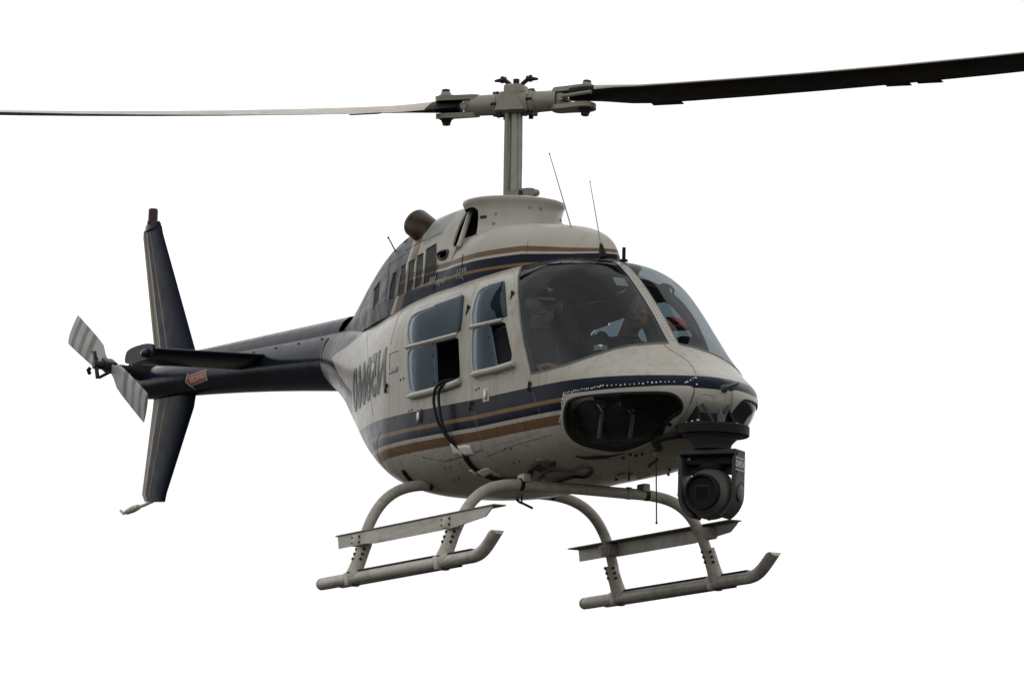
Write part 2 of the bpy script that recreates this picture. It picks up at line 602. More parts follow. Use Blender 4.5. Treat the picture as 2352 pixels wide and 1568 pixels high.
def clip(V, F, N, f):
    """split a triangle mesh where the per-vertex field f changes sign; returns (inside f<0), (outside)"""
    f = np.where(np.abs(f) < 1e-9, 1e-9, f)
    s = f < 0
    cnt = s[F].sum(1)
    Fin = [F[cnt == 3]]; Fout = [F[cnt == 0]]
    mixed = F[(cnt == 1) | (cnt == 2)]
    nV, nN = V, N
    if len(mixed):
        ms = s[mixed]
        lone = np.where(ms.sum(1) == 1, ms.argmax(1), (~ms).argmax(1))
        r = np.arange(len(mixed))
        a = mixed[r, lone]; b = mixed[r, (lone + 1) % 3]; c = mixed[r, (lone + 2) % 3]
        E = np.sort(np.r_[np.c_[a, b], np.c_[a, c]], axis=1)
        U, inv = np.unique(E, axis=0, return_inverse=True); inv = inv.ravel()
        t = f[U[:, 0]] / (f[U[:, 0]] - f[U[:, 1]])
        pV = V[U[:, 0]] + t[:, None] * (V[U[:, 1]] - V[U[:, 0]])
        pN = N[U[:, 0]] + t[:, None] * (N[U[:, 1]] - N[U[:, 0]])
        nV = np.r_[V, pV]; nN = np.r_[N, pN]
        ab = len(V) + inv[:len(a)]; ac = len(V) + inv[len(a):]
        t1 = np.c_[a, ab, ac]; q1 = np.c_[ab, b, c]; q2 = np.c_[ab, c, ac]
        li = s[a]
        Fin += [t1[li], q1[~li], q2[~li]]; Fout += [t1[~li], q1[li], q2[li]]
    return compact(nV, np.concatenate(Fin), nN), compact(nV, np.concatenate(Fout), nN)


def compact(V, F, N):
    if len(F) == 0:
        return np.zeros((0, 3)), F, np.zeros((0, 3))
    u, inv = np.unique(F, return_inverse=True)
    N = N[u]
    return V[u], inv.reshape(F.shape), N / (np.linalg.norm(N, axis=1)[:, None] + 1e-12)


def weld(V, F, N):
    k = np.round(V, 6)
    _, idx, inv = np.unique(k, axis=0, return_index=True, return_inverse=True)
    F = inv.ravel()[F]
    F = F[(F[:, 0] != F[:, 1]) & (F[:, 1] != F[:, 2]) & (F[:, 2] != F[:, 0])]
    return compact(V[idx], F, N[idx])


def boundary(F):
    E = np.r_[F[:, [0, 1]], F[:, [1, 2]], F[:, [2, 0]]]
    key = np.sort(E, axis=1)
    _, inv, cnt = np.unique(key, axis=0, return_inverse=True, return_counts=True)
    return E[cnt[inv.ravel()] == 1]


def shell_obj(name, V, F, N, mats, parent, t=0.02, attrs=None, ang=40, rim=1, inner=2, back=True, proud=0.0):
    """a skin with real thickness: outer face mats[0], rim mats[1], inside mats[2]"""
    V, F, N = weld(V, F, N)
    n = len(V)
    Vo = V + N * proud
    E = boundary(F)
    W = np.r_[Vo, V - N * t]
    faces = [F]; mi = [np.zeros(len(F), int)]
    if back:
        faces.append(F[:, ::-1] + n); mi.append(np.full(len(F), inner))
    w = np.r_[np.c_[E[:, 1], E[:, 0], E[:, 0] + n], np.c_[E[:, 1], E[:, 0] + n, E[:, 1] + n]]
    faces.append(w); mi.append(np.full(len(w), rim))
    FF = np.concatenate(faces); MI = np.concatenate(mi)
    return np_obj(name, W, FF, mats, parent, MI, attrs, ang)


def np_obj(name, V, F, mats, parent, MI=None, attrs=None, ang=40):
    me = bpy.data.meshes.new(name)
    me.vertices.add(len(V)); me.vertices.foreach_set("co", V.astype(np.float32).ravel())
    me.loops.add(len(F) * 3); me.loops.foreach_set("vertex_index", F.astype(np.int32).ravel())
    me.polygons.add(len(F)); me.polygons.foreach_set("loop_start", np.arange(0, len(F) * 3, 3, dtype=np.int32))
    me.update(calc_edges=True)
    for m in (mats if isinstance(mats, (list, tuple)) else [mats]):
        me.materials.append(m)
    if MI is not None:
        me.polygons.foreach_set("material_index", MI.astype(np.int32))
    for k, fn in (attrs or {}).items():
        a = me.attributes.new(k, "FLOAT", "POINT")
        a.data.foreach_set("value", np.asarray(fn(V), np.float32))
    me.validate()
    return link(name, me, parent, ang)


def chaikin(P, it=2, closed=True):
    P = [np.array(p, float) for p in P]
    for _ in range(it):
        Q = []
        n = len(P)
        for i in range(n):
            a, b = P[i], P[(i + 1) % n]
            Q += [a * 0.75 + b * 0.25, a * 0.25 + b * 0.75]
        P = Q
    return np.array(P)


def sdf(poly, X):
    """signed distance (negative inside) of points X to a closed polygon"""
    poly = np.asarray(poly, float)
    A = poly; B = np.roll(poly, -1, 0)
    best = np.full(len(X), 1e18); inside = np.zeros(len(X), bool)
    for a, b in zip(A, B):
        e = b - a; w = X - a
        t = np.clip((w @ e) / (e @ e + 1e-12), 0, 1)
        d = ((w - t[:, None] * e) ** 2).sum(1)
        best = np.minimum(best, d)
        c = ((a[1] <= X[:, 1]) & (b[1] > X[:, 1])) | ((b[1] <= X[:, 1]) & (a[1] > X[:, 1]))
        with np.errstate(divide="ignore", invalid="ignore"):
            xi = a[0] + (X[:, 1] - a[1]) / (b[1] - a[1]) * (b[0] - a[0])
        inside ^= c & (X[:, 0] < xi)
    d = np.sqrt(best)
    return np.where(inside, -d, d)


def near(V):
    W = V.copy(); W[:, 1] = -np.abs(W[:, 1]); return W


def facing(V, N):
    W = near(V); M = N.copy(); M[:, 1] = np.where(V[:, 1] > 0, -M[:, 1], M[:, 1])
    D = CAM - W
    return (M * D).sum(1) / np.linalg.norm(D, axis=1)


def field(poly, V, N=None, it=2):
    """signed distance, in photo pixels, from an outline traced on the visible side; the far side mirrors it"""
    f = sdf(chaikin(poly, it) if it else poly, PJ(near(V)))
    if N is not None:
        f = np.where(facing(V, N) > 0.02, f, np.maximum(f, 30.0))
    return f


Z1 = lambda L: [(1141.1 + x * .27135, 537.0 + y * .27135) for x, y in L]
Z2 = lambda L: [(771.9 + x * .28551, 416.2 + y * .28551) for x, y in L]
Z3 = lambda L: [(771.9 + x * .28551, 738.4 + y * .28551) for x, y in L]
Z4 = lambda L: [(1241.8 + x * .27140, 805.5 + y * .27140) for x, y in L]

# ================================================================== the helicopter
HELI = empty("helicopter", (0, 0, 0))
tag(HELI, "cream and navy helicopter with brown stripes hovering on skids", "helicopter")

# ------------------------------------------------------------------ cabin and rear fuselage skin
ROWS = [
    (2.695, .150, .150, .150, .000, 2.0, 2.0),
    (2.690, .190, .108, .150, .072, 2.0, 2.0),
    (2.672, .223, .078, .155, .130, 2.0, 2.0),
    (2.628, .259, .036, .165, .212, 1.95, 2.0),
    (2.550, .297, -.015, .180, .312, 1.85, 2.05),
    (2.440, .348, -.072, .195, .412, 1.75, 2.15),
    (2.310, .416, -.112, .208, .487, 1.70, 2.3),
    (2.190, .494, -.138, .220, .534, 1.70, 2.4),
    (1.990, .680, -.165, .240, .590, 1.78, 2.6),
    (1.790, .850, -.185, .260, .615, 2.05, 2.8),
    (1.600, .990, -.195, .280, .628, 2.4, 2.9),
    (1.450, 1.070, -.200, .300, .636, 2.7, 3.0),
    (1.250, 1.110, -.200, .300, .645, 3.1, 3.0),
    (1.000, 1.125, -.200, .300, .652, 3.3, 3.0),
    (0.500, 1.130, -.200, .300, .660, 3.4, 3.0),
    (0.000, 1.130, -.200, .300, .655, 3.4, 3.0),
    (-.400, 1.130, -.180, .310, .632, 3.3, 2.8),
    (-.800, 1.130, -.115, .365, .570, 3.1, 2.6),
    (-1.20, 1.130, .020, .465, .475, 2.8, 2.4),
    (-1.60, 1.125, .235, .625, .376, 2.5, 2.2),
    (-2.00, 1.125, .485, .800, .285, 2.2, 2.1),
    (-2.30, 1.130, .640, .895, .228, 2.0, 2.0),
    (-2.45, 1.135, .715, .925, .208, 2.0, 2.0),
]
V, F, N = loft(ROWS, 430, 280)
BODY_BVH = BVHTree.FromPolygons([tuple(v) for v in V], [tuple(map(int, f)) for f in F])


def on_body(x, z, side=-1, bvh=None):
    h = (bvh or BODY_BVH).ray_cast(Vector((x, side * 3, z)), Vector((0, -side, 0)))
    return h[0], h[1]


def cast(p, bvh=None):
    d = RAY(p)
    h = (bvh or BODY_BVH).ray_cast(Vector(CAM), Vector(d / np.linalg.norm(d)))
    return (np.array(h[0]), np.array(h[1])) if h[0] is not None else (None, None)


WS = Z1([(290, 1192), (255, 1040), (222, 900), (195, 700), (176, 500), (178, 350), (205, 268), (262, 222), (345, 196), (520, 189),
         (800, 196), (960, 218), (1100, 240), (1250, 400), (1350, 560), (1450, 740), (1560, 928), (1475, 929), (1350, 933), (1150, 948), (1000, 978), (800, 1042), (600, 1110), (420, 1160)])
CHIN = Z4([(245, 398), (400, 370), (700, 345), (1060, 338), (1150, 365), (1205, 425), (1212, 485), (1175, 535), (1110, 572), (1062, 622), (1045, 680), (1000, 722),
           (900, 772), (720, 842), (600, 848), (400, 812), (280, 762), (215, 680), (193, 580), (203, 470)])
BEZEL = Z4([(213, 385), (400, 340), (700, 312), (1000, 296), (1200, 295), (1300, 303), (1288, 375), (1245, 480), (1190, 560), (1120, 640), (1060, 720), (980, 775),
            (880, 800), (720, 870), (590, 885), (380, 850), (240, 790), (180, 690), (170, 570), (190, 450)])
FDOOR = Z2([(1155, 783), (1300, 742), (1440, 698), (1430, 870), (1470, 1100), (1520, 1330), (1560, 1500)]) + \
    Z3([(1572, 540), (1608, 640), (1645, 740), (1648, 850), (1610, 906), (1400, 966), (1190, 1025), (1165, 950), (1130, 800), (1100, 620), (1090, 350), (1085, 100)]) + \
    Z2([(1078, 1200), (1085, 1050), (1110, 890)])
RDOOR = Z2([(1143, 797), (1101, 895), (1075, 1050), (1068, 1200)]) + \
    Z3([(1076, 100), (1080, 350), (1090, 620), (1120, 800), (1155, 955), (1178, 1030), (1000, 1085), (880, 1120), (690, 1090), (500, 1045), (432, 1000), (425, 760), (426, 400)]) + \
    Z2([(440, 1300), (465, 1180), (530, 1035), (590, 948), (800, 890)])
FW_U = Z2([(1185, 853), (1270, 830), (1358, 808), (1368, 950), (1378, 1085), (1240, 1127), (1098, 1167), (1090, 1080), (1110, 975), (1140, 895)])
FW_L = Z3([(1096, 58), (1220, 28), (1340, 2), (1362, 12), (1385, 120), (1415, 262), (1410, 310), (1390, 332), (1250, 366), (1105, 402), (1092, 330), (1090, 200)])
RW_U = Z2([(650, 1055), (840, 985), (1033, 915), (1020, 1060), (1003, 1205), (800, 1260), (590, 1316), (572, 1240), (580, 1150), (605, 1090)])
RW_L = Z3([(590, 222), (780, 172), (965, 124), (985, 138), (992, 300), (998, 430), (980, 464), (800, 514), (603, 572), (582, 480), (572, 350), (574, 260)])
FRING = Z2([(1160, 848), (1270, 812), (1385, 780), (1400, 950), (1440, 1200), (1470, 1450)]) + Z3([(1455, 385), (1250, 440), (1100, 470), (1085, 300), (1082, 60)]) + Z2([(1080, 1100), (1100, 960), (1130, 880)])
RRING = Z2([(635, 1035), (850, 955), (1060, 880), (1050, 1050), (1020, 1250)]) + Z3([(1022, 300), (1026, 500), (800, 575), (592, 640), (560, 480), (555, 200)]) + Z2([(558, 1200), (575, 1110)])


def sharp(poly, d=4.0):
    """keep corners tight: add a point close to every corner before the outline is rounded"""
    P = [np.array(p, float) for p in poly]; out = []
    for i, p in enumerate(P):
        a, b = P[i - 1] - p, P[(i + 1) % len(P)] - p
        la, lb = np.linalg.norm(a), np.linalg.norm(b)
        out += [p + a / la * min(d, la * .3), p, p + b / lb * min(d, lb * .3)]
    return out


FW_U, FW_L, RW_U, RW_L, WS = [sharp(q) for q in (FW_U, FW_L, RW_U, RW_L, WS)]


def mirror_pair(name, V, F, N, mats, t, parent=HELI, **kw):
    """split a piece into its near and far half: two parts of one kind"""
    out = []
    for sgn in (-1, 1):
        k = (V[F][:, :, 1].mean(1) * sgn) > 0
        v, f, n = compact(V, F[k], N)
        out.append(shell_obj(name, v, f, n, mats, parent, t, **kw))
    return out


NAVYPOLY = Z2([(1900, 600), (1660, 612), (1560, 655), (1440, 690), (1150, 778), (870, 862), (590, 945), (480, 1030), (330, 1118), (200, 1238), (80, 1335), (0, 1385)]) + \
    [(762, 822), (768, 838), (778, 858), (792, 880), (808, 899), (808, 960), (700, 960), (640, 700), (700, 400), (1310, 400)]
TANPOLYS = [Z1([(1350, 962), (1405, 962), (1505, 1010), (1440, 1018)]), Z1([(1752, 1000), (1790, 1008), (1868, 1058), (1830, 1050)])]
BODY_AT = {
    "navy": lambda v: sdf(np.array(NAVYPOLY), PJ(near(v))),
    "nose": lambda v: np.where(np.abs(v[:, 1]) < 1.0, PJ(near(v))[:, 0] - Z3([(1822, 0)])[0][0], -1.0) + np.where(v[:, 0] > 2.2, 400.0, 0.0) - np.where(v[:, 0] < 1.2, 999.0, 0.0),
    "tan": lambda v: np.minimum(sdf(np.array(TANPOLYS[0]), PJ(v)), sdf(np.array(TANPOLYS[1]), PJ(v))) + np.where(v[:, 0] > 1.9, 0, 999.0),
}
SK = [M_BODY, M_WHITE, M_LINER]

# windscreens
f = np.maximum(field(WS, V, N), (0.032 - np.abs(V[:, 1])) * 372)
f = np.where(V[:, 0] < 0.9, 99.0, f)
(gv, gf, gn), (V, F, N) = clip(V, F, N, f)
f = np.maximum(field(WS, gv) + 3.4, (0.032 - np.abs(gv[:, 1])) * 372 + 1.2)
(gi, gif, gin), (sv, sf, sn) = clip(gv, gf, gn, f)
WSO = mirror_pair("windshield", gi, gif, gin, [G_WS, M_SEAL, G_WS], 0.004, back=False)
WSS = mirror_pair("windshield_seal", sv, sf, sn, [M_SEAL, M_SEAL, M_SEAL], 0.012, proud=0.003)
# chin windows with black seal and raised cream bezel
f = field(BEZEL, V, N)
f = np.where((V[:, 0] > 1.3) & (V[:, 2] < 0.27), f, 99.0)
(bv, bf, bn), (V, F, N) = clip(V, F, N, f)
fc = field(CHIN, bv)
(cv, cf, cn), (bv, bf, bn) = clip(bv, bf, bn, fc)
fc = field(CHIN, cv)
(gi, gif, gin), (sv, sf, sn) = clip(cv, cf, cn, fc + 5.5)
mirror_pair("chin_window", gi, gif, gin, [G_CHIN, M_RUBBER, G_CHIN], 0.004, back=False)
mirror_pair("chin_window_seal", sv, sf, sn, [M_RUBBER] * 3, 0.012, proud=0.007)
mirror_pair("chin_window_bezel", bv, bf, bn, [M_WHITE, M_WHITE, M_LINER], 0.015, proud=0.005)


# doors
def make_door(name, outline, panes, ring, V, F, N, glassnames):
    f = field(outline, V, N)
    f = np.where((V[:, 0] > -1.2) & (V[:, 0] < 2.2) & (np.abs(V[:, 1]) > 0.2), f, 99.0)
    (dv, df, dn), (V, F, N) = clip(V, F, N, f)
    # trim the door a hair to leave the shut line
    (dv, df, dn), _ = clip(dv, df, dn, field(outline, dv) + 0.7)
    # raised surround around the panes
    fr = field(ring, dv)
    lift = np.clip((-fr) / 5.0, 0, 1); lift = lift * lift * (3 - 2 * lift) * 0.018
    dv = dv + dn * lift[:, None]
    dn2 = vnormals(dv, df)
    dn = dn2
    gl = []
    for p in panes:
        (pv, pf, pn), (dv, df, dn) = clip(dv, df, dn, field(p, dv, None, 1))
        gl.append((pv, pf, pn))
    D = mirror_pair(name, dv, df, dn, SK, 0.026, attrs=BODY_AT)
    return D, gl, (V, F, N)


FD, fgl, (V, F, N) = make_door("front_door", FDOOR, [FW_U, FW_L], FRING, V, F, N, None)
RD, rgl, (V, F, N) = make_door("rear_door", RDOOR, [RW_U, RW_L], RRING, V, F, N, None)

FUSE = shell_obj("fuselage", V, F, N, SK, HELI, 0.022, BODY_AT)


def split_y(V, F, N):
    for sgn in (-1, 1):
        k = (V[F][:, :, 1].mean(1) * sgn) > 0
        yield compact(V, F[k], N)


PANES = {id(fgl): (FW_U, FW_L), id(rgl): (RW_U, RW_L)}
SLIDE_F = Z3([(1232, 20), (1250, 20), (1312, 372), (1295, 380)])
for doors, gl, cut in ((FD, fgl, (1241, 10, 1304, 380)), (RD, rgl, (808, 170, 822, 505))):
    for pane, (pv, pf, pn) in zip(("upper_window", "lower_window"), gl):
        for dobj, (v, f_, n) in zip(doors, split_y(pv, pf, pn)):
            if pane == "lower_window" and dobj is doors[0]:
                a = np.array(Z3([(cut[0], cut[1])])[0]); b = np.array(Z3([(cut[2], cut[3])])[0])
                e = (b - a) / np.linalg.norm(b - a); nn = np.array([-e[1], e[0]])
                g = -((PJ(near(v)) - a) @ nn)          # negative to the left: the pane; right half is slid open
                (v, f_, n), _ = clip(v, f_, n, g)
            # strip cut from each pane's rear edge, coloured as the sky reflected there
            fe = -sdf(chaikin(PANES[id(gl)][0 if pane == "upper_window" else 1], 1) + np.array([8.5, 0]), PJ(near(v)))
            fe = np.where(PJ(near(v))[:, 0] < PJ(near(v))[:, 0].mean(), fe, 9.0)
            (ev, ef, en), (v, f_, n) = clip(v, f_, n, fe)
            if len(ef): shell_obj("window_sky_edge", ev - en * .006, ef, en, [M_SKY_EDGE, M_SKY_EDGE, M_SKY_EDGE], dobj, 0.003, back=False)
            # bulge the pane's rear edge outwards a little, as blown acrylic
            q = PJ(near(v)); k = np.clip((q[:, 0].min() + 26 - q[:, 0]) / 26, 0, 1)
            v = v + n * (.014 * (1 - k * k) - .006)[:, None]
            n = vnormals(v, f_)
            shell_obj(pane, v, f_, n, [G_SIDE, M_SEAL, G_SIDE], dobj, 0.004, back=False)
    # sliding rail, sash strip and sill lip on each door
    for side, dobj in zip((-1, 1), doors):
        def pt(p, out=0.0):
            h, nrm = cast(p)
            q = h + nrm * out
            return np.array([q[0], q[1] * (-side), q[2]])
        g = G()
        P = [np.array(Z3([(cut[0] + (cut[2] - cut[0]) * t, cut[1] + (cut[3] - cut[1]) * t)])[0]) for t in np.linspace(0.01, 0.99, 9)]
        g.tube([pt(p, 0.012) for p in P], 0.013, 8)
        sash = g.build("sash_strip", M_STRIP, dobj)
        g = G()
        for t in (0.04, 0.33, 0.66, 0.96):
            p = np.array(Z3([(cut[0] + (cut[2] - cut[0]) * t, cut[1] + (cut[3] - cut[1]) * t)])[0])
            g.ball(pt(p, 0.026), 0.006, 8, 6)
        g.build("sash_rivets", M_BOLT, dobj)["kind"] = "stuff"
        g = G()
        rail = [(1100, 50), (1360, -8)] if doors is FD else [(588, 212), (1000, 104)]
        P = [np.array(Z3([(rail[0][0] + (rail[1][0] - rail[0][0]) * t, rail[0][1] + (rail[1][1] - rail[0][1]) * t)])[0]) for t in np.linspace(0, 1, 10)]
        g.tube([pt(p, 0.018) for p in P], 0.0135, 8)
        g.build("window_rail", M_WHITE, dobj)
        g = G()
        sill = [(1108, 430), (1300, 385), (1420, 350), (1452, 335)] if doors is FD else [(598, 605), (800, 555), (960, 505), (1010, 480)]
        P = cspline([np.array(p) for p in Z3(sill)], 6)
        g.tube([pt(p, 0.014) for p in P], [0.012] + [0.022] * (len(P) - 2) + [0.012], 10)
        g.build("window_sill", M_WHITE, dobj)
        g = G()
        hp = Z3([(1210, 588)])[0] if doors is FD else Z3([(672, 762)])[0]
        c = pt(hp, 0.001); h, nrm = cast(hp); nrm = np.array([nrm[0], nrm[1] * (-side), nrm[2]])
        zx = np.cross(nrm, (0, 0, 1)); zx /= np.linalg.norm(zx); zy = np.cross(zx, nrm)
        g.box(c, (0.085, 0.085, 0.006), zx, zy, nrm, bev=0.003)
        g.build("latch_plate", M_WHITE if doors is FD else M_BOLT, dobj)
        g = G()
        g.box(c + nrm * 0.008, (0.03, 0.05, 0.012), zx, zy, nrm, bev=0.004)
        g.build("latch_handle", M_METAL, dobj)

# ------------------------------------------------------------------ cowlings on the roof
CROWS = [
    (1.385, 1.050, .90, .95, .000, 2.3, 2.0),
    (1.380, 1.098, .90, .95, .040, 2.3, 2.0),
    (1.350, 1.160, .90, .95, .075, 2.4, 2.0),
    (1.270, 1.240, .90, .95, .112, 2.5, 2.0),
    (1.100, 1.312, .90, .95, .172, 2.7, 2.0),
    (0.900, 1.366, .90, .95, .256, 2.9, 2.0),
    (0.700, 1.400, .90, .95, .338, 3.2, 2.0),
    (0.500, 1.424, .90, .95, .404, 3.5, 2.0),
    (0.300, 1.435, .90, .95, .440, 3.8, 2.0),
    (0.100, 1.440, .90, .95, .458, 4.2, 2.0),
    (-.140, 1.440, .90, .95, .460, 4.6, 2.0),
]
EROWS = [
    (-.040, 1.640, .90, .95, .455, 5.0, 2.0),
    (-.300, 1.650, .90, .95, .464, 5.0, 2.0),
    (-.600, 1.646, .90, .95, .466, 4.8, 2.0),
    (-.900, 1.632, .90, .95, .440, 4.2, 2.0),
    (-1.20, 1.608, .90, .95, .392, 3.7, 2.0),
    (-1.50, 1.550, .90, .95, .322, 3.3, 2.0),
    (-1.75, 1.450, .90, .95, .255, 3.0, 2.0),
    (-2.00, 1.310, .90, .95, .195, 2.6, 2.0),
    (-2.20, 1.215, .90, .95, .150, 2.3, 2.0),
    (-2.40, 1.165, .90, .95, .110, 2.1, 2.0),
    (-2.50, 1.120, .90, .95, .080, 2.0, 2.0),
]


def band_at(v):
    sc = np.interp(v[:, 0], [.75, 1.1, 1.39], [1.0, .74, .56])
    base = np.interp(v[:, 0], [-2.5, -1.0, .2, 1.0], [1.03, 1.055, 1.058, 1.062])
    return (v[:, 2] - base) / (0.178 * sc)


lin_ = lambda a, b, n: [np.array(a) + (np.array(b) - np.array(a)) * t for t in np.linspace(0, 1, n)]


def line_side(a, b):
    a = np.array(a, float); b = np.array(b, float); e = (b - a) / np.linalg.norm(b - a)
    return lambda X: (X - a) @ np.array([-e[1], e[0]])


_tl = line_side(Z2([(488, 910)])[0], Z2([(622, 478)])[0])       # slanted edge of the navy tail paint
GREYP = Z2([(690, 470), (760, 370), (830, 315), (1000, 225), (1060, 215), (1050, 260), (990, 345), (945, 470), (900, 440), (860, 412), (740, 500), (700, 520)])
COWL_AT = {
    "band": band_at,
    "tail": lambda v: np.where(v[:, 0] < -.3, _tl(PJ(near(v))) / 372.0, 0.5),
    "grey": lambda v: sdf(np.array(GREYP), PJ(near(v))) + np.where(v[:, 0] < -0.35, 0, 999.0),
}
CM = [M_COWL, M_WHITE, M_BLACK]
def lean(V, k):
    V[:, 1] *= 1 - .40 * np.clip((V[:, 2] - 1.10) / .52, 0, 1.1) * k


RB = np.array(ROWS)[::-1]


def in_body(V):
    """< 1 inside the cabin skin"""
    p = [np.interp(V[:, 0], RB[:, 0], RB[:, i]) for i in range(7)]
    q = np.abs(V[:, 1] / np.maximum(p[4], 1e-3)) ** p[5] + np.abs((V[:, 2] - p[3]) / np.maximum(p[1] - p[3], 1e-3)) ** p[5]
    return np.where(V[:, 0] > -2.1, q, 2.0)


V, F, N = loft(CROWS, 130, 200)
lean(V, np.clip((.35 - V[:, 0]) / .4, 0, 1)); N = vnormals(V, F)
(V, F, N), _ = clip(V, F, N, 0.99 - V[:, 2])
(V, F, N), _ = clip(V, F, N, .96 - in_body(V))
CV, CF = V, F
COWL_BVH = BVHTree.FromPolygons([tuple(v) for v in V], [tuple(map(int, f)) for f in F])
shell_obj("transmission_cowling", V, F, N, CM, HELI, 0.012, COWL_AT)

V, F, N = loft(EROWS, 260, 240)
lean(V, 1.0); N = vnormals(V, F)                 # sides lean in
(V, F, N), _ = clip(V, F, N, 0.99 - V[:, 2])
ENG_BVH = BVHTree.FromPolygons([tuple(v) for v in V], [tuple(map(int, f)) for f in F])
TOP_BVH = BVHTree.FromPolygons([tuple(v) for v in np.r_[V, CV]], [tuple(map(int, f)) for f in np.r_[F, CF + len(V)]])
INLET = Z2([(1076, 220), (1045, 252), (995, 335), (960, 430), (940, 490), (936, 520), (952, 534), (985, 512), (1060, 490), (1122, 474), (1500, 400), (1500, 250), (1300, 190), (1092, 207)])
SCOOP = Z2([(820, 590), (835, 572), (895, 553), (906, 565), (895, 610), (870, 630), (830, 630), (818, 610)])
VENTS = [Z2([(722, 546), (808, 496), (812, 690), (790, 790), (690, 838), (708, 690)]),
         Z2([(650, 600), (704, 572), (700, 690), (678, 842), (620, 868), (636, 720)]),
         Z2([(580, 650), (634, 620), (628, 720), (610, 872), (556, 896), (570, 760)]),
         Z2([(520, 690), (562, 660), (560, 760), (545, 902), (482, 932), (500, 800)]),
         Z2([(450, 745), (488, 722), (478, 850), (462, 945), (412, 958), (425, 840)]),
         Z2([(302, 870), (355, 795), (342, 960), (285, 1055)])]
(_, _, _), (V, F, N) = clip(V, F, N, field(INLET, V, N, 1))
(_, _, _), (V, F, N) = clip(V, F, N, field(SCOOP, V, N, 1))
GRILLS = []
for p in VENTS:
    (gv, gf, gn), (V, F, N) = clip(V, F, N, field(p, V, N, 0))
    GRILLS.append((gv, gf, gn))
ECOWL = shell_obj("engine_cowling", V, F, N, CM, HELI, 0.012, COWL_AT)
M_MESH = mat("vent_screen", (0.10, 0.10, 0.088), 0.6, 0.3, grime=0.4, grime_col=(0.02, 0.018, 0.015))
M_MESHD = mat("vent_screen_sooty", (0.006, 0.006, 0.007), 0.6, 0.0, grime=0.3, grime_col=(0.01, 0.01, 0.01), spec=0.03)


def paint_mesh():
    m, nt, b, _ = _nodes("painted_vent_screen")
    co = _objco(nt)
    at = nt.nodes.new("ShaderNodeAttribute"); at.attribute_name = "band"
    t = _maprange(nt, at.outputs["Fac"], -0.5, 2.5, 0.0, 1.0)
    f = lambda v: (v + 0.5) / 3.0
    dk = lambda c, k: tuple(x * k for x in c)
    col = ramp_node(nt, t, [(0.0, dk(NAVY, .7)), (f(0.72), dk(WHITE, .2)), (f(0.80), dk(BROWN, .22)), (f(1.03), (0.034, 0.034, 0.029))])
    w = nt.nodes.new("ShaderNodeTexWave")
    w.inputs["Scale"].default_value = 60
    nt.links.new(co, w.inputs[0])
    col = _mix(nt, _maprange(nt, w.outputs["Fac"], 0.4, 0.9, 0.0, 0.6), col, (0.01, 0.01, 0.01, 1))
    _finish(nt, b, col, co, 0.6, 0.3, 0, 0.05)
    return m


M_PMESH = paint_mesh()
for i, (gv, gf, gn) in enumerate(GRILLS):
    for sgn in (-1, 1):
        k = (gv[gf][:, :, 1].mean(1) * sgn) > 0
        if not k.any(): continue
        v, f_, n = compact(gv, gf[k], gn)
        shell_obj("vent_screen", v - n * 0.008, f_, n, [M_PMESH if i < 4 else M_MESHD, M_BLACK, M_BLACK], ECOWL, 0.004, COWL_AT)
# slanted strut across each inlet
for s in (-1, 1):
    T = cast(Z2([(1092, 215)])[0], ENG_BVH)[0] + np.array([0, .01, .03]); B_ = BP(Z2([(985, 534)])[0], 1, -.385)
    P = [(T + (B_ - T) * t) * np.array([1, -s, 1]) for t in np.linspace(0, 1, 8)]
    g = G(); g.tube(P, .017, 8); g.build("inlet_strut", M_WHITE, ECOWL)
# dark plenum behind the inlets
g = G(); g.tube([(-.02, 0, 1.28), (-.25, 0, 1.32), (-.7, 0, 1.34), (-1.6, 0, 1.25)], [.2, .27, .3, .22], 20)
g.build("intake_plenum", M_BLACK, ECOWL)
# intake duct lip of the small side scoop
for s in (-1, 1):
    P = []
    for q in chaikin(SCOOP, 2):
        h, nrm = cast(q, ENG_BVH)
        if h is not None:
            h = h + nrm * 0.004; P.append((h[0], h[1] * -s, h[2]))
    g = G(); g.tube(P + [P[0]], 0.008, 6, False); g.build("scoop_lip", M_BOLT, ECOWL)

# mast fairing with flared collar
g = G()
g.rev([(.40, 1.36), (.36, 1.395), (.332, 1.412), (.312, 1.428), (.303, 1.45), (.300, 1.50), (.299, 1.545), (.304, 1.575), (.314, 1.598), (.322, 1.613), (.320, 1.626), (.306, 1.632), (.12, 1.622), (.10, 1.60)], n=96)
PYL_BVH = BVHTree.FromPolygons(g.V, g.F)
PV = np.array(g.V); PF = []
for q in g.F:
    for k in range(1, len(q) - 1): PF.append((q[0], q[k], q[k + 1]))
PV, PF, PN = cleanup(PV, np.array(PF))
PCUT = Z2([(1090, 208), (1120, 212), (1148, 246), (1140, 360), (1122, 480), (1000, 530), (850, 530), (850, 235), (1000, 222)])
fp = field(PCUT, PV, None, 0); fp = np.where((PV[:, 0] < .22) & (PV[:, 2] < 1.597), fp, 60.0)
_, (PV, PF, PN) = clip(PV, PF, PN, fp)
PYL = np_obj("mast_fairing", PV, PF, [M_WHITE], HELI, None, None, 50)


def latch(p, bvh, parent, size=(0.05, 0.016), name="cowl_latch", m=None, out=0.003):
    h, nrm = cast(p, bvh)
    if h is None: return
    zx = np.cross(nrm, (0, 0, 1)); zx /= np.linalg.norm(zx); zy = np.cross(zx, nrm)
    for s in (-1, 1):
        mir = np.array([1, -s, 1])
        q = G(); q.box((h + nrm * out) * mir, (size[0], size[1], 0.008), zx * mir, zy * mir, nrm * mir, bev=0.003)
        q.build(name, m or M_BOLT, parent)


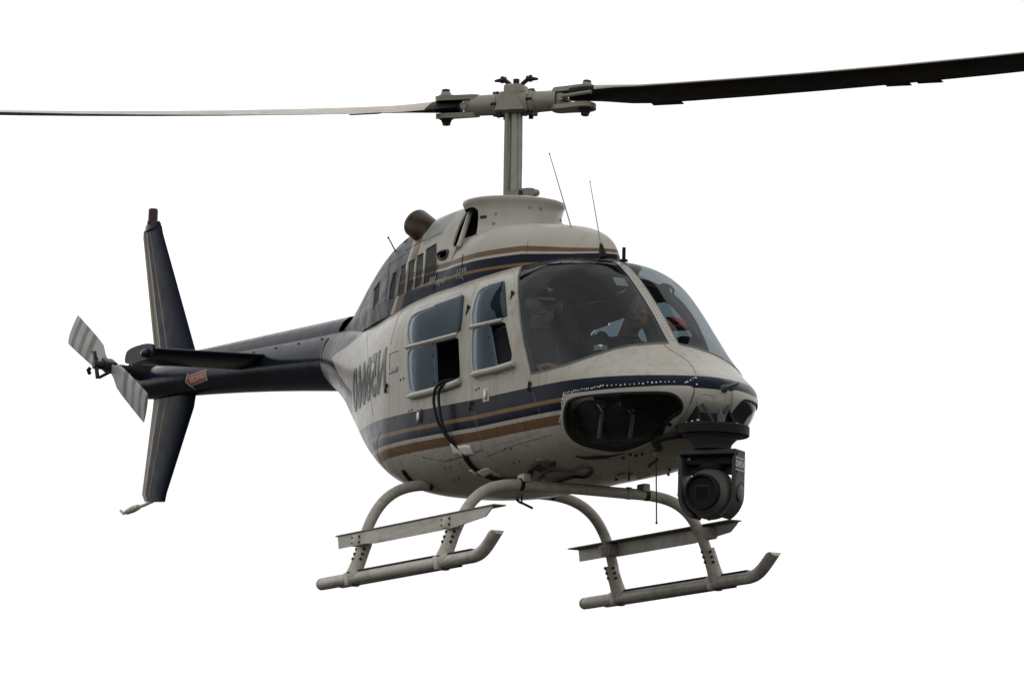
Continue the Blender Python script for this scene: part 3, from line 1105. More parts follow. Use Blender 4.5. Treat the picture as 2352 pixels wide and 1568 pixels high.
for p in ((1185, 287), (1160, 440)):
    latch(Z2([p])[0], PYL_BVH, PYL)
for p in ((1285, 260), (1268, 337), (1258, 410), (1560, 208)):
    latch(Z2([p])[0], PYL_BVH, PYL, (0.016, 0.016), "fairing_screw", M_DECALG)
latch(Z2([(1052, 533)])[0], ENG_BVH, ECOWL, (0.06, 0.02), m=M_DECALG)

# exhaust stacks
for s in (-1, 1):
    c0 = np.array([-.73, s * .21, 1.47])
    P = [c0 + np.array(d) * np.array([1, s, 1]) for d in ((.20, -.05, -.16), (.10, -.02, -.06), (.0, .0, .03), (-.07, .03, .085), (-.15, .05, .135))]
    g = G()
    g.tube(cspline(P, 5), [.080 + .014 * min(1, i / 14) for i in range(21)], 28, False)
    g.tube([P[-1] - np.array([-.07, .02 * s, .045]), P[-1] - np.array([-.14, .04 * s, .10])], [.088, .082], 28, True, 1)
    ex = g.build("exhaust_stack", [M_EXH, M_BLACK], HELI)
    md = ex.modifiers.new("wall", "SOLIDIFY"); md.thickness = 0.004

# ------------------------------------------------------------------ tail boom
TROWS = [(-2.40, 1.135, .715, .925, .208, 2.0, 2.0), (-2.8, 1.148, .760, .955, .196, 2.0, 2.0), (-3.6, 1.180, .845, 1.012, .172, 2.0, 2.0),
         (-4.4, 1.212, .920, 1.066, .150, 2.0, 2.0), (-5.1, 1.240, .978, 1.109, .136, 2.0, 2.0), (-5.7, 1.262, 1.020, 1.141, .126, 2.0, 2.0),
         (-6.05, 1.270, 1.055, 1.165, .112, 2.0, 2.0), (-6.20, 1.262, 1.095, 1.18, .085, 2.0, 2.0), (-6.27, 1.235, 1.135, 1.185, .05, 2.0, 2.0), (-6.285, 1.19, 1.18, 1.185, .004, 2.0, 2.0)]
V, F, N = loft(TROWS, 220, 72)
BOOM_BVH = BVHTree.FromPolygons([tuple(v) for v in V], [tuple(map(int, f)) for f in F])
BOOM = np_obj("tail_boom", V, F, [M_NAVY], HELI)
g = G()
n = 60
V = []; F = []
sec = [(-.125, -.06), (-.115, -.005), (-.085, .045), (-.045, .078), (0, .09), (.045, .078), (.085, .045), (.115, -.005), (.125, -.06)]
for i in range(n):
    t = i / (n - 1); x = -2.36 - 2.95 * t
    zt = np.interp(x, [-5.1, -2.36], [1.240, 1.134]); k = 1 - .33 * t
    e = min(1, (1 - t) * 14)
    V += [(x, a * k, zt - .008 + (b * (1 - .25 * t) - (1 - e) * .06)) for a, b in sec]
ns = len(sec)
for i in range(n - 1):
    for k in range(ns - 1):
        a = i * ns + k; F.append((a, a + 1, a + ns + 1, a + ns))
g.add(V, F)
g.build("driveshaft_cover", M_NAVY, BOOM)
for i in range(7):
    x = -2.55 - i * .4
    for s in (-1, 1):
        h = BOOM_BVH.ray_cast(Vector((x, s * 2, np.interp(x, [-5.1, -2.36], [1.175, 1.06]))), Vector((0, -s, 0)))
        g = G(); g.box(np.array(h[0]) + np.array([0, s * .003, 0]), (.03, .006, .014), bev=.002); g.build("cover_latch", M_BOLT, BOOM)
# joint collar
g = G()
for a0 in (0,):
    pts = [(-2.42, .211 * math.sin(t), .925 + .213 * math.cos(t)) for t in np.linspace(.9, 2 * math.pi - .9, 60)]
    g.tube(pts, .003, 6)
g.build("boom_joint_ring", M_BOLT, BOOM)


# ------------------------------------------------------------------ lettering helpers
def text_tris(body, size, cell=0.03, shear=0.0, spacing=1.0, bold=0.0):
    cu = bpy.data.curves.new("txt", "FONT")
    cu.body = body; cu.size = size; cu.align_x = "CENTER"; cu.align_y = "CENTER"; cu.shear = shear; cu.space_character = spacing; cu.offset = bold * size
    o = bpy.data.objects.new("txt", cu); COL.objects.link(o)
    dg = bpy.context.evaluated_depsgraph_get()
    me = bpy.data.meshes.new_from_object(o.evaluated_get(dg))
    bpy.data.objects.remove(o); bpy.data.curves.remove(cu)
    bm = bmesh.new(); bm.from_mesh(me); bpy.data.meshes.remove(me)
    xs = [v.co.x for v in bm.verts]; ys = [v.co.y for v in bm.verts]
    for lo, hi, ax in ((min(xs), max(xs), 0), (min(ys), max(ys), 1)):
        q = lo + cell
        while q < hi:
            co = Vector((0, 0, 0)); co[ax] = q; no = Vector((0, 0, 0)); no[ax] = 1
            bmesh.ops.bisect_plane(bm, geom=list(bm.verts) + list(bm.edges) + list(bm.faces), plane_co=co, plane_no=no)
            q += cell
    bmesh.ops.triangulate(bm, faces=bm.faces)
    bm.verts.index_update()
    V = np.array([v.co[:] for v in bm.verts]); F = [[v.index for v in f.verts] for f in bm.faces]
    bm.free()
    return V, F


def decal_side(name, V2, F, fx, bvh, m, parent, off=0.003, side=-1):
    """lay a flat shape onto the side skin; fx maps the 2D point to (x, z)"""
    g = G(); out = []
    for p in V2:
        x, z = fx(p)
        h = bvh.ray_cast(Vector((x, side * 3, z)), Vector((0, -side, 0)))
        if h[0] is None:
            h = (Vector((x, 0, z)), Vector((0, side, 0)))
        out.append(h[0] + h[1] * off)
    g.add([tuple(v) for v in out], F)
    return g.build(name, m, parent)


# registration (the photograph is mirrored, so the letters run backwards)
V2, F2 = text_tris("N58660", 1.0, 0.06, 0.0, 1.06, .03)
w = V2[:, 0].max() - V2[:, 0].min(); hgt = V2[:, 1].max() - V2[:, 1].min()
x_r, x_l, z_c, z_h = -.50, -1.42, .605, .30
for side in (-1, 1):
    mx = -1 if side == -1 else 1
    def fx(p, mx=mx):
        t = (p[0] - V2[:, 0].min()) / w
        x = x_r + (x_l - x_r) * t if mx == -1 else x_l + (x_r - x_l) * (t)
        if mx == 1: x = x_l + (x_r - x_l) * (1 - t)
        k = (x_r - x) / (x_r - x_l)
        dz = (p[1] - (V2[:, 1].max() + V2[:, 1].min()) / 2) / hgt * z_h
        return x - .28 * dz, z_c - .03 * k + dz
    decal_side("registration_lettering", V2, F2, fx, BODY_BVH, M_REG, FUSE, 0.003, side)

# danger arrow on the boom
arrow = [(-.115, 0), (-.07, .062), (-.07, .042), (.13, .042), (.13, -.042), (-.07, -.042), (-.055, -.075)]
ca = BP((448, 869), 1, -.14); cx_, cz_ = ca[0], ca[2]
sl = .045


def arrow_fx(p):
    return cx_ + p[0] * 1.62, cz_ + p[1] * .78 + sl * p[0] * .4


def poly_grid(poly, cell):
    bm = bmesh.new(); bm.faces.new([bm.verts.new((x, y, 0)) for x, y in poly])
    for ax in (0, 1):
        for q in np.arange(-.4, .4, cell):
            co = Vector((0, 0, 0)); co[ax] = q; no = Vector((0, 0, 0)); no[ax] = 1
            bmesh.ops.bisect_plane(bm, geom=list(bm.verts) + list(bm.edges) + list(bm.faces), plane_co=co, plane_no=no)
    bmesh.ops.triangulate(bm, faces=bm.faces); bm.verts.index_update()
    V = np.array([v.co[:] for v in bm.verts]); F = [[v.index for v in f.verts] for f in bm.faces]; bm.free(); return V, F


v, f_ = poly_grid([(x * 1.07 - .002, y * 1.12) for x, y in arrow], .02)
decal_side("arrow_border", v, f_, arrow_fx, BOOM_BVH, M_DECAL, BOOM, .0025)
v, f_ = poly_grid(arrow, .02)
decal_side("arrow_panel", v, f_, arrow_fx, BOOM_BVH, M_REDSIGN, BOOM, .0045)
v, f_ = text_tris("DANGER", .068, .015, 0, 1.0)
v[:, 0] = -v[:, 0] * (.185 / (v[:, 0].max() - v[:, 0].min())) + .03
decal_side("danger_lettering", v, f_, arrow_fx, BOOM_BVH, M_DECAL, BOOM, .0065)

# script badge on the cowling
for txt, size, px, shear, wid in (("BELL", .042, (1070, 722), .3, 78), ("JET", .042, (1052, 768), .3, 66), ("Ranger", .06, (905, 800), .35, 92), ("III", .07, (838, 800), .1, 44)):
    v, f_ = text_tris(txt, size, .02, shear)
    q = Z2([px])[0]; h, nn_ = cast((q[0] - 17, q[1]), TOP_BVH)
    if h is None: h = BP(q, 1, -.46)
    kx = wid * .28551 / 162 / (v[:, 0].max() - v[:, 0].min())
    for side in (-1, 1):
        decal_side("badge_lettering", v, f_, lambda p, h=h, kx=kx, side=side: (h[0] - p[0] * kx * (1 if side == -1 else 1), h[2] + p[1]), TOP_BVH, M_DECALG, bpy.data.objects["transmission_cowling"], .003, side)

# ------------------------------------------------------------------ fin, stabiliser, tail rotor
def airfoil(n=14, th=0.12):
    """closed section, x 0 (trailing) .. 1 (leading), unit chord"""
    xs = (1 - np.cos(np.linspace(0, math.pi, n))) / 2
    yt = lambda x: 5 * th * (.2969 * np.sqrt(x) - .126 * x - .3516 * x**2 + .2843 * x**3 - .1036 * x**4)
    up = [(1 - x, yt(x)) for x in xs[::-1]]
    dn = [(1 - x, -yt(x)) for x in xs[1:-1]]
    return np.array(up + dn)


def wing(name, secs, m, parent, th=0.12, attr=False, cap=True, mats=None, mfun=None):
    """secs: (trailing point, leading point, thickness dir)"""
    A = airfoil(16, th); n = len(A); V = []; F = []; C = []
    for te, le, up in secs:
        te = np.array(te, float); le = np.array(le, float); up = np.array(up, float)
        c = np.linalg.norm(le - te)
        for a in A:
            V.append(te + (le - te) * a[0] + up * a[1] * c); C.append(a[0])
    for i in range(len(secs) - 1):
        for k in range(n):
            a = i * n + k; b = i * n + (k + 1) % n
            F.append((a, b, b + n, a + n))
    if cap:
        F.append(tuple(range(n))[::-1]); F.append(tuple((len(secs) - 1) * n + k for k in range(n)))
    g = G(); g.add(V, F)
    if mfun:
        g.M = [mfun(np.mean([A[i % n] for i in f], axis=0), f) for f in F]
    o = g.build(name, mats or m, parent, 50)
    if attr:
        at = o.data.attributes.new("chord", "FLOAT", "POINT")
        at.data.foreach_set("value", np.array(C, np.float32))
    return o


yf = .0
FIN = wing("vertical_fin", [((-5.98, yf, .30), (-5.60, yf, .268), (0, 1, 0)), ((-6.04, yf, .36), (-5.575, yf, .33), (0, 1, 0)), ((-5.90, yf, .95), (-5.13, yf, .90), (0, 1, 0)), ((-5.86, yf, 1.15), (-5.06, yf, 1.12), (0, 1, 0)),
                            ((-5.86, yf, 1.35), (-5.15, yf, 1.32), (0, 1, 0)), ((-6.17, yf, 2.26), (-5.83, yf, 2.24), (0, 1, 0)), ((-6.19, yf, 2.31), (-5.86, yf, 2.30), (0, 1, 0))], M_FIN, HELI, .10, True)
g = G(); g.rev([(.10, 0), (.10, .03), (.085, .05), (.03, .055)], (-6.02, yf, 2.29), n=20)
for i, v in enumerate(g.V): g.V[i] = (-6.02 + (v[0] + 6.02) * 1.35, yf + (v[1] - yf) * .32, v[2])
g.build("fin_cap", M_NAVY, FIN)
g = G(); g.rev([(.042, 0), (.042, .02), (.036, .025), (.036, .10), (.030, .112), (.01, .115)], (-6.03, yf, 2.335), n=20)
g.build("beacon", M_REDLENS, FIN)
g = G(); g.tube([(-6.185, yf, 2.3), (-6.172, yf, 2.25), (-5.862, yf, 1.36)], [.008, .014, .014], 6); g.build("trailing_edge_wedge", M_DECALG, FIN)
# tail skid
P = [BP(p, 1, yf) for p in ((352, 1150), (330, 1160), (318, 1164))]
g = G(); g.tube(P, .012, 8); g.tube([BP(p, 1, yf) for p in ((318, 1164), (305, 1169), (292, 1175))], [.02, .026, .02], 10); g.tube([BP(p, 1, yf) for p in ((292, 1175), (284, 1178), (277, 1172))], [.014, .012, .009], 8)
g.build("tail_skid", M_SKID, FIN)

STAB = empty("horizontal_stabilizer", (0, 0, 0), HELI)
le, ch, inc = -3.50, .40, .11
for s in (-1, 1):
    wing("stabilizer_panel", [((le - ch, s * .12, 1.015), (le, s * .12, 1.015 + inc * .5), (0, 0, -1)), ((le - ch, s * .55, 1.00), (le, s * .55, 1.0 + inc * .5), (0, 0, -1)), ((le - ch, s * .97, .985), (le, s * .97, .985 + inc * .5), (0, 0, -1))], M_NAVY, STAB, .13)
    g = G(); g.prism(chaikin([(-.24, -.045), (.23, -.045), (.26, .015), (.21, .065), (-.20, .07), (-.26, .015)], 2), (le - ch / 2, s * .985, 1.02), (1, 0, 0), (0, 0, 1), .02)
    g.build("tip_plate", M_NAVY, STAB)
    g = G(); g.ball((le - .06, s * 1.005, 1.015), (.045, .03, .03)); g.build("navigation_light", M_REDLENS, STAB)

TR = empty("tail_rotor", (0, 0, 0), HELI)
hub = np.array([-5.87, -.36, 1.245])
g = G(); g.cyl((-5.87, -.02, 1.21), (-5.87, -.2, 1.235), .075, .055, 18); g.cyl((-5.87, -.2, 1.235), (-5.87, -.41, 1.247), .026, .022, 14); g.build("tail_gearbox", M_BOLT, TR)
g = G(); g.box(hub, (.13, .09, .085), (-.92, 0, .38), (0, 1, 0), (.38, 0, .92), bev=.012); g.build("tail_hub", M_BOLT, TR)
g = G(); g.cyl(hub + (0, -.05, 0), hub + (0, -.12, .0), .03); g.box(hub + (-.0, -.10, 0), (.22, .025, .03), (-.4, 0, .92), (0, 1, 0), (.92, 0, .4), bev=.006); g.tube([hub + (-.07, -.1, .1), hub + (-.14, -.04, .06)], .012, 8); g.tube([hub + (.07, -.1, -.1), hub + (.14, -.04, -.06)], .012, 8)
g.build("pitch_crosshead", M_BOLT, TR)
g = G(); g.tube([hub + (-.06, -.12, -.02), hub + (-.075, -.13, -.03), hub + (-.09, -.11, -.055)], [.016, .014, .015], 8); g.build("pitch_lever", M_BOLT, TR)


def band_mat():
    m, nt, b, _ = _nodes("tail_blade_bands")
    co = _objco(nt)
    at = nt.nodes.new("ShaderNodeAttribute"); at.attribute_name = "span"
    W = (0.20, 0.196, 0.19); K = (0.075, 0.075, 0.072)
    col = ramp_node(nt, at.outputs["Fac"], [(0, W), (.42, K), (.52, W), (.63, K), (.72, W), (.83, K), (.91, W)])
    _finish(nt, b, col, co, .5, .2, 0, .3)
    return m


M_BAND = band_mat()
for d0, cdir in (((-.79, 0, .375), None), ((.87, 0, -.45), None)):
    d = np.array(d0) / np.linalg.norm(d0); cdv = np.cross(d, (0, 1, 0)); cdv /= np.linalg.norm(cdv)
    secs = []; sp = []
    for r, c in ((.06, .07), (.12, .10), (.20, .18), (.30, .20), (.5, .215), (.7, .225), (.82, .23), (.835, .20)):
        p = hub + d * r; tw = .12
        cv = cdv * math.cos(tw) + np.array([0, -1, 0]) * math.sin(tw); up = np.cross(d, cv)
        secs.append((p - cv * c * .5, p + cv * c * .5, up)); sp.append(r / .835)
    o = wing("tail_rotor_blade", secs, M_BAND, TR, .11)
    at = o.data.attributes.new("span", "FLOAT", "POINT"); at.data.foreach_set("value", np.repeat(np.array(sp, np.float32), len(airfoil(16))))

# ------------------------------------------------------------------ mast and main rotor
ROT = empty("main_rotor", (0, 0, 0), HELI)
ZH = 2.265
phi = rad(42)
D = np.array([math.cos(phi), math.sin(phi), 0.0]); K = np.array([math.sin(phi), -math.cos(phi), 0.0]); ZZ = np.array([0, 0, 1.0])
RV = np.array([math.sin(YAW), math.cos(YAW), 0.0])          # picture-right on the level
mast_b = np.array([0.0, 0, 1.50]); mast_t = np.array([-.02, 0, 2.22])
g = G(); g.tube([mast_b, mast_t], [.042, .038], 24); g.build("mast", M_MAST, ROT)
g = G()
for s in (-1, 1):
    a = K * s * .02
    g = G(); g.tube([np.array([0, 0, 1.52]) + RV * s * .042 + K * .03, np.array([-.01, 0, 1.9]) + RV * s * .043 + K * .03, np.array([-.02, 0, 2.2]) + RV * s * .041 + K * .03], .0155, 12)
    g.build("pitch_link", M_MAST if s > 0 else M_HUB, ROT)
g = G(); c = np.array([0, 0, 1.66])
g.rev([(.06, 0), (.085, .01), (.085, .035), (.06, .045)], c + (0, 0, -.035), n=24)
g.build("swashplate", M_BOLT, ROT)
for s in (1,):
    g = G(); e = RV * .9 - K * .1
    g.prism(chaikin([(-.02, -.03), (.06, -.03), (.16, .0), (.17, .03), (.13, .048), (.0, .025), (-.03, .01)], 2), np.array([0, 0, 1.675]) + K * .08, RV, ZZ, .03)
    g.cyl(np.array([0, 0, 1.685]) + RV * .07 + K * .09, np.array([0, 0, 1.685]) + RV * .07 + K * .1, .017, mi=1)
    g.ball(np.array([0, 0, 1.69]) + RV * .165 + K * .08, .022); g.tube([np.array([0, 0, 1.50]) + RV * .135 + K * .07, np.array([0, 0, 1.68]) + RV * .135 + K * .07], .02, 12)
    g.build("swashplate_lever", [M_HUB, M_BOLT], ROT)
HC = np.array([-.02, 0, ZH])
g = G()
g.box(HC + (0, 0, -.005), (.215, .17, .12), D, -K, ZZ, bev=.02)
g.box(HC + (0, 0, .075), (.125, .14, .085), D, -K, ZZ, bev=.018)
g.prism([(-.10, -.055), (.10, -.055), (.03, .06), (-.06, .06)], HC + K * .09, D, ZZ, .03)
g.build("rotor_yoke", M_HUB, ROT)
g = G()
for s in (-1, 1):
    b0 = HC + D * s * .03 + ZZ * .11
    g = G(); g.tube([b0, b0 + D * s * .025 + ZZ * .025, b0 + D * s * .05 + ZZ * .042], [.016, .014, .015], 8); g.cyl(b0 + D * s * .04 + ZZ * .045, b0 + D * s * .115 + ZZ * .040, .020, .007, 10); g.cyl(b0 + D * s * .065 + ZZ * .025, b0 + D * s * .065 + ZZ * .066, .012, n=8)
    g.build("flap_restraint_arm", M_BOLT, ROT)
g = G(); g.cyl(HC + ZZ * .10, HC + ZZ * .155, .020, n=12); g.build("mast_nut", M_BOLT, ROT)
for s in (-1, 1):
    for q in (-1, 1):
        g = G(); g.cyl(HC + D * s * .085 + K * q * .05 - ZZ * .06, HC + D * s * .085 + K * q * .05 - ZZ * .09, .016, n=8); g.build("yoke_bolt", M_BOLT, ROT)

CONE = lambda r: 0.0006 * r + 0.0082 * r * r                        # upward bend of the loaded blade
for s in (1, -1):
    d = D * s; k = K * s                                         # k: leading edge
    pit = (lambda r: rad(np.interp(r, [.3, 1, 3.4, 5.1], [9.5, 9, 7.5, 6.0]))) if s > 0 else (lambda r: rad(np.interp(r, [.3, .6, 1.0, 2.2, 3.4, 5.1], [12, 17, 17, 12.8, 9.2, 7.0])))
    grip = empty("blade_grip", (0, 0, 0), ROT)
    pg = pit(.3) * .6
    kk = k * math.cos(pg) + ZZ * math.sin(pg); uu = -k * math.sin(pg) + ZZ * math.cos(pg)
    tilt = .03 if s > 0 else -.005
    du = d + ZZ * tilt; du /= np.linalg.norm(du)
    g = G(); g.rev([(.05, .10), (.078, .105), (.085, .118), (.078, .130), (.066, .136), (.066, .15), (.064, .27), (.066, .285)], HC, du, 28)
    g.build("grip_barrel", M_HUB, grip)
    for t in range(6):
        a = t / 6 * 2 * math.pi
        b = HC + du * .112 + (kk * math.cos(a) + uu * math.sin(a)) * .080
        g = G(); g.cyl(b - du * .012, b + du * .022, .0095, n=8); g.build("grip_bolt", M_BOLT, grip)
    for q in (-1, 1):                                          # fork plates above and below the blade
        prof = chaikin([(.25, -.055), (.36, -.06), (.44, -.075), (.50, -.07), (.535, -.03), (.535, .03), (.50, .07), (.44, .075), (.36, .06), (.25, .055)], 2)
        g = G(); g.prism(prof, HC + uu * q * .055, du, kk, .030)
        g.prism([(.25, -.03), (.36, -.02), (.36, .02), (.25, .03)], HC + uu * q * .048, du, kk, .03)
        g.build("grip_fork", M_HUB, grip)
        g = G(); bc = HC + du * .470
        g.rev([(.048, .06), (.044, .078), (.034, .080), (.030, .094), (.018, .104)], bc, uu * q, 20); g.build("blade_bolt", M_HUB if q > 0 else M_BOLT, grip)
        g = G(); g.rev([(.026, .094), (.026, .112), (.014, .116)], bc, uu * q, 6); g.build("blade_nut", M_BOLT, grip)
    g = G(); g.cyl(HC + du * .33 + kk * .07, HC + du * .33 - kk * .06, .022, n=14); g.box(HC + du * .31, (.05, .10, .075), du, kk, uu, bev=.012); g.build("drag_brace_end", M_HUB, grip)
    g = G(); g.tube([HC + du * .34 + kk * .075, HC + du * .55 + kk * .12], .012, 8); g.build("drag_brace", M_HUB, grip)
    # blade
    rs = [.375, .38, .46, .56, .70, .85, 1.1, 1.5, 2.0, 2.5, 3.0, 3.5, 4.0, 4.6, 5.02, 5.08]
    ch_ = [.13, .16, .20, .26, .32, .33] + [.33] * 9 + [.29]
    secs = []; sp = []
    for r, c in zip(rs, ch_):
        p0 = pit(r); kv = k * math.cos(p0) + ZZ * math.sin(p0); uv = -k * math.sin(p0) + ZZ * math.cos(p0)
        z = tilt * min(r, .6) + (.018 if s > 0 else 0) + CONE(r) * (1.0 if s > 0 else 1.0)
        p = HC + d * r + ZZ * z
        secs.append((p - kv * c * (.70 if r > .8 else .5 + .2 * max(0, (r - .4) / .4)), p + kv * c * (.30 if r > .8 else .5 - .2 * max(0, (r - .4) / .4)), uv * np.interp(r, [.38, .46, .56, .7, .9], [4.6, 3.9, 2.6, 1.5, 1.0]))); sp.append(r)
    # pale upper skin and nose strip, black underside
    o = wing("rotor_blade", secs, None, ROT, .105, mats=[M_BLADE_B, M_BLADE_T], mfun=lambda a, f: 1 if ((a[1] > 0.002 and len(f) == 4) or a[0] > .985) and min(f) >= 90 else 0)
    g = G()
    r0, r1 = (.80, 1.02)
    for rr in (r0,):
        p0 = pit(rr); kv = k * math.cos(p0) + ZZ * math.sin(p0)
        p = HC + d * .92 + ZZ * (CONE(.92) + (.018 if s > 0 else 0) + tilt * .6) - kv * .24
        g.box(p, (.20, .05, .006), d, kv, np.cross(d, kv))
    g.build("trim_tab", M_BLADE_B, o)
    for rr in (2.42, 2.62):
        if s < 0: continue
        p0 = pit(rr); kv = k * math.cos(p0) + ZZ * math.sin(p0)
        g = G(); g.box(HC + d * rr + ZZ * (CONE(rr) + .018 + tilt * .6) - kv * .24, (.16, .045, .004), d, kv, np.cross(d, kv)); g.build("trim_tab", M_BLADE_B, o)

# ------------------------------------------------------------------ skid landing gear
ZS = -.749; YS = .912
XR, XF = -.22, 1.066
RAIL = {-1: (-.70, -.02), 1: (-.67, 0)}
for s in (-1, 1):
    # tube, upturned toe cut level
    P = [(-.70, s * YS, ZS), (-.66, s * YS, ZS), (.4, s * YS, ZS), (1.48, s * YS, ZS), (1.56, s * YS, ZS + .010), (1.63, s * YS, ZS + .035), (1.70, s * YS, ZS + .075), (1.79, s * YS, ZS + .135)]
    P = [P[0], P[1], P[2]] + cspline(P[3:], 4)
    g = G(); g.tube(P, [.028, .038] + [.038] * (len(P) - 2), 22)
    for i, v in enumerate(g.V):
        if v[0] > 1.6 and v[2] > ZS + .125: g.V[i] = (v[0], v[1], ZS + .125 + (v[2] - ZS - .125) * .1)
    sk = g.build("skid_tube", M_SKID, HELI)
    g = G(); g.ball((-.70, s * YS, ZS), (.03, .0375, .0375)); g.build("skid_end_cap", M_SKID, sk)
    for xa, xb in ((XR + .09, XF - .09), (XF + .09, 1.47)):
        g = G(); g.box(((xa + xb) / 2, s * YS, ZS + .040), (xb - xa, .042, .012), bev=.004); g.build("grip_strip", M_RUBBER, sk)
    g = G(); g.box((.45, s * YS, ZS - .040), (1.7, .03, .012), bev=.004); g.build("wear_shoe", M_BOLT, sk)
    for xc, zoff in ((XR, 0), (XF, 0)):
        # saddle socket joining cross tube to skid
        top = np.array([xc, s * (YS - .065), ZS + .20]); bot = np.array([xc, s * YS, ZS + .02])
        g = G(); g.tube([bot, bot + (top - bot) * .35, top], [.050, .044, .041], 20)
        g.box((xc, s * YS, ZS + .012), (.20, .078, .062), bev=.022)
        sd_ = g.build("skid_saddle", M_SKID, HELI)
        g = G(); g.box((xc - .02, s * YS, ZS - .012), (.05, .086, .07), bev=.008); g.build("saddle_clamp", M_SKID, sd_)
        for t in range(3):
            b = bot + (top - bot) * (.55 + .17 * t)
            for dy, dx in ((-1, .0), (0, 1), (0, -1)):
                n_ = np.array([dx * 1.0, dy * 1.0, 0]); 
                if dx: n_ = np.array([dx * .95, -.3, 0])
                g = G(); g.cyl(b + n_ * .036, b + n_ * .052, .0095, n=8); g.build("saddle_bolt", M_BOLT, sd_)

for xc, zc, pts in ((XR, -.135, [(-.905, -.73), (-.855, -.52), (-.80, -.37), (-.72, -.255), (-.61, -.18), (-.46, -.143), (-.25, -.137)]),
                    (XF, -.252, [(-.905, -.73), (-.84, -.56), (-.775, -.43), (-.70, -.34), (-.60, -.283), (-.46, -.257), (-.25, -.254)])):
    half = [np.array([xc, y, z]) for y, z in pts]
    P = half + [np.array([xc, 0, zc])] + [p * np.array([1, -1, 1]) for p in half[::-1]]
    g = G(); g.tube(cspline(P, 6), .0335, 20)
    xt = g.build("cross_tube", M_SKID, HELI)
    for y in (-.42, .42, -.27, .30):
        g = G(); g.tube([(xc - .012, y, zc), (xc + .012, y, zc)], .0375, 18)
        V_ = []
        g = G(); g.rev([(.0345, -.012), (.038, -.012), (.038, .012), (.0345, .012)], (xc, y, zc), (0, 1, 0), 24); g.build("tube_strap", M_SKID if abs(y) < .35 else M_BOLT, xt)
    for y in (-.40, .40):
        g = G(); g.box((xc, y, zc + .038), (.09, .05, .05), bev=.008); g.build("tube_bracket", M_SKID, xt)

# cabin steps along the skids
for s, xa, xb, y, z in ((-1, -.50, 1.70, -.90, -.47), (1, -.72, 1.40, .872, -.41)):
    g = G()
    # channel: broad top flange, upright web with cut-away lower ends
    web = [(xa + .02, -.075), (xa + .42, -.075), (xa + .55, -.085), (xb - .55, -.085), (xb - .10, -.055), (xb - .03, -.02), (xb, 0), (xa, 0)]
    g.prism(web, (0, y + s * .0, z), (1, 0, 0), (0, 0, 1), .008)
    st = g.build("cabin_step", M_SKID, HELI)
    g = G(); g.box(((xa + xb) / 2, y - s * .03, z + .004), (xb - xa + .04, .085, .008), bev=.003); g.build("step_tread", M_TREAD, st)
    for xc in (XR, XF):
        ya = np.interp(z, [-.73, -.52, -.37], [.905, .855, .80]) * s
        g = G(); g.rev([(.0345, -.035), (.042, -.035), (.042, .035), (.0345, .035)], (xc, ya, z - .045), (0, s * -.3, 1), 20)
        g.box((xc + .0, (ya + y) / 2, z - .045), (.11, abs(y - ya) + .02, .07), bev=.006)
        g.build("step_bracket", M_SKID, st)
        for bx in (-.05, .05):
            for bz in (-.025, -.06):
                g = G(); g.cyl((xc + bx, y + s * .003, z + bz), (xc + bx, y + s * .012, z + bz), .008, n=8); g.build("step_bolt", M_BOLT, st)

# ------------------------------------------------------------------ seams, rivets, hinges and chips on the skin
def surf(p, bvh=None, off=0.0, side=-1):
    h, nrm = cast(p, bvh)
    if h is None: return None, None
    m = np.array([1, -side, 1.0])
    return (h + nrm * off) * m, nrm * m


def seam(name, pts, parent, bvh=None, r=0.0022, m=None, off=0.0, both=True, smooth=4):
    P2 = cspline([np.array(p) for p in pts], smooth) if len(pts) > 2 else [np.array(pts[0]) + (np.array(pts[1]) - np.array(pts[0])) * t for t in np.linspace(0, 1, 12)]
    for side in ((-1, 1) if both else (-1,)):
        P = [surf(p, bvh, off, side)[0] for p in P2]
        P = [p for p in P if p is not None]
        if len(P) > 2:
            g = G(); g.tube(P, r, 6); g.build(name, m or M_BOLT, parent)


def studs(name, pts, parent, bvh=None, r=0.004, m=None, both=True, jitter=0.0, flat=1.0):
    g = G()
    for side in ((-1, 1) if both else (-1,)):
        for p in pts:
            p = np.array(p) + np.random.normal(0, 1, 2) * jitter
            c, nrm = surf(p, bvh, 0.0, side)
            if c is None: continue
            rr = r * (1 + np.random.uniform(-.25, .25) * (jitter > 0))
            g.ball(c, (rr, rr, rr * flat), 7, 5) if flat == 1.0 else g.cyl(c - nrm * .001, c + nrm * .0012, rr, n=7)
    o = g.build(name, m or M_DECALG, parent); o["kind"] = "stuff"; return o


lin = lambda a, b, n: [np.array(a) + (np.array(b) - np.array(a)) * t for t in np.linspace(0, 1, n)]
seam("panel_seam", Z3([(690, 1090), (880, 1124), (1010, 1088), (1185, 1032)]), FUSE, smooth=1)
seam("panel_seam", Z3([(1190, 1095), (1450, 990), (1740, 910)]), FUSE, r=.0014)
seam("panel_seam", Z3([(240, 0), (255, 200), (262, 480), (290, 690), (300, 760)]), FUSE, r=.0014)
seam("panel_seam", Z3([(360, 880), (330, 980), (350, 1110), (400, 1180)]), FUSE, r=.0016)
seam("panel_seam", Z3([(1700, 1250), (1500, 1255), (1300, 1290)]), FUSE, r=.0014)
seam("panel_seam", Z1([(1420, 932), (1440, 962), (1550, 1030), (1640, 1100), (1690, 1190)]), FUSE, r=.0018, both=False)
seam("panel_seam", Z2([(780, 870), (800, 810), (822, 650)]), bpy.data.objects["transmission_cowling"], ENG_BVH, .0025)
seam("panel_seam", Z2([(998, 800), (1012, 690), (1022, 590)]), bpy.data.objects["transmission_cowling"], COWL_BVH, .004)
seam("panel_seam", Z2([(1525, 640), (1535, 560), (1545, 480)]), bpy.data.objects["transmission_cowling"], COWL_BVH, .0014)
seam("panel_seam", Z2([(395, 960), (420, 760), (440, 600), (482, 555)]), ECOWL, ENG_BVH, .003)
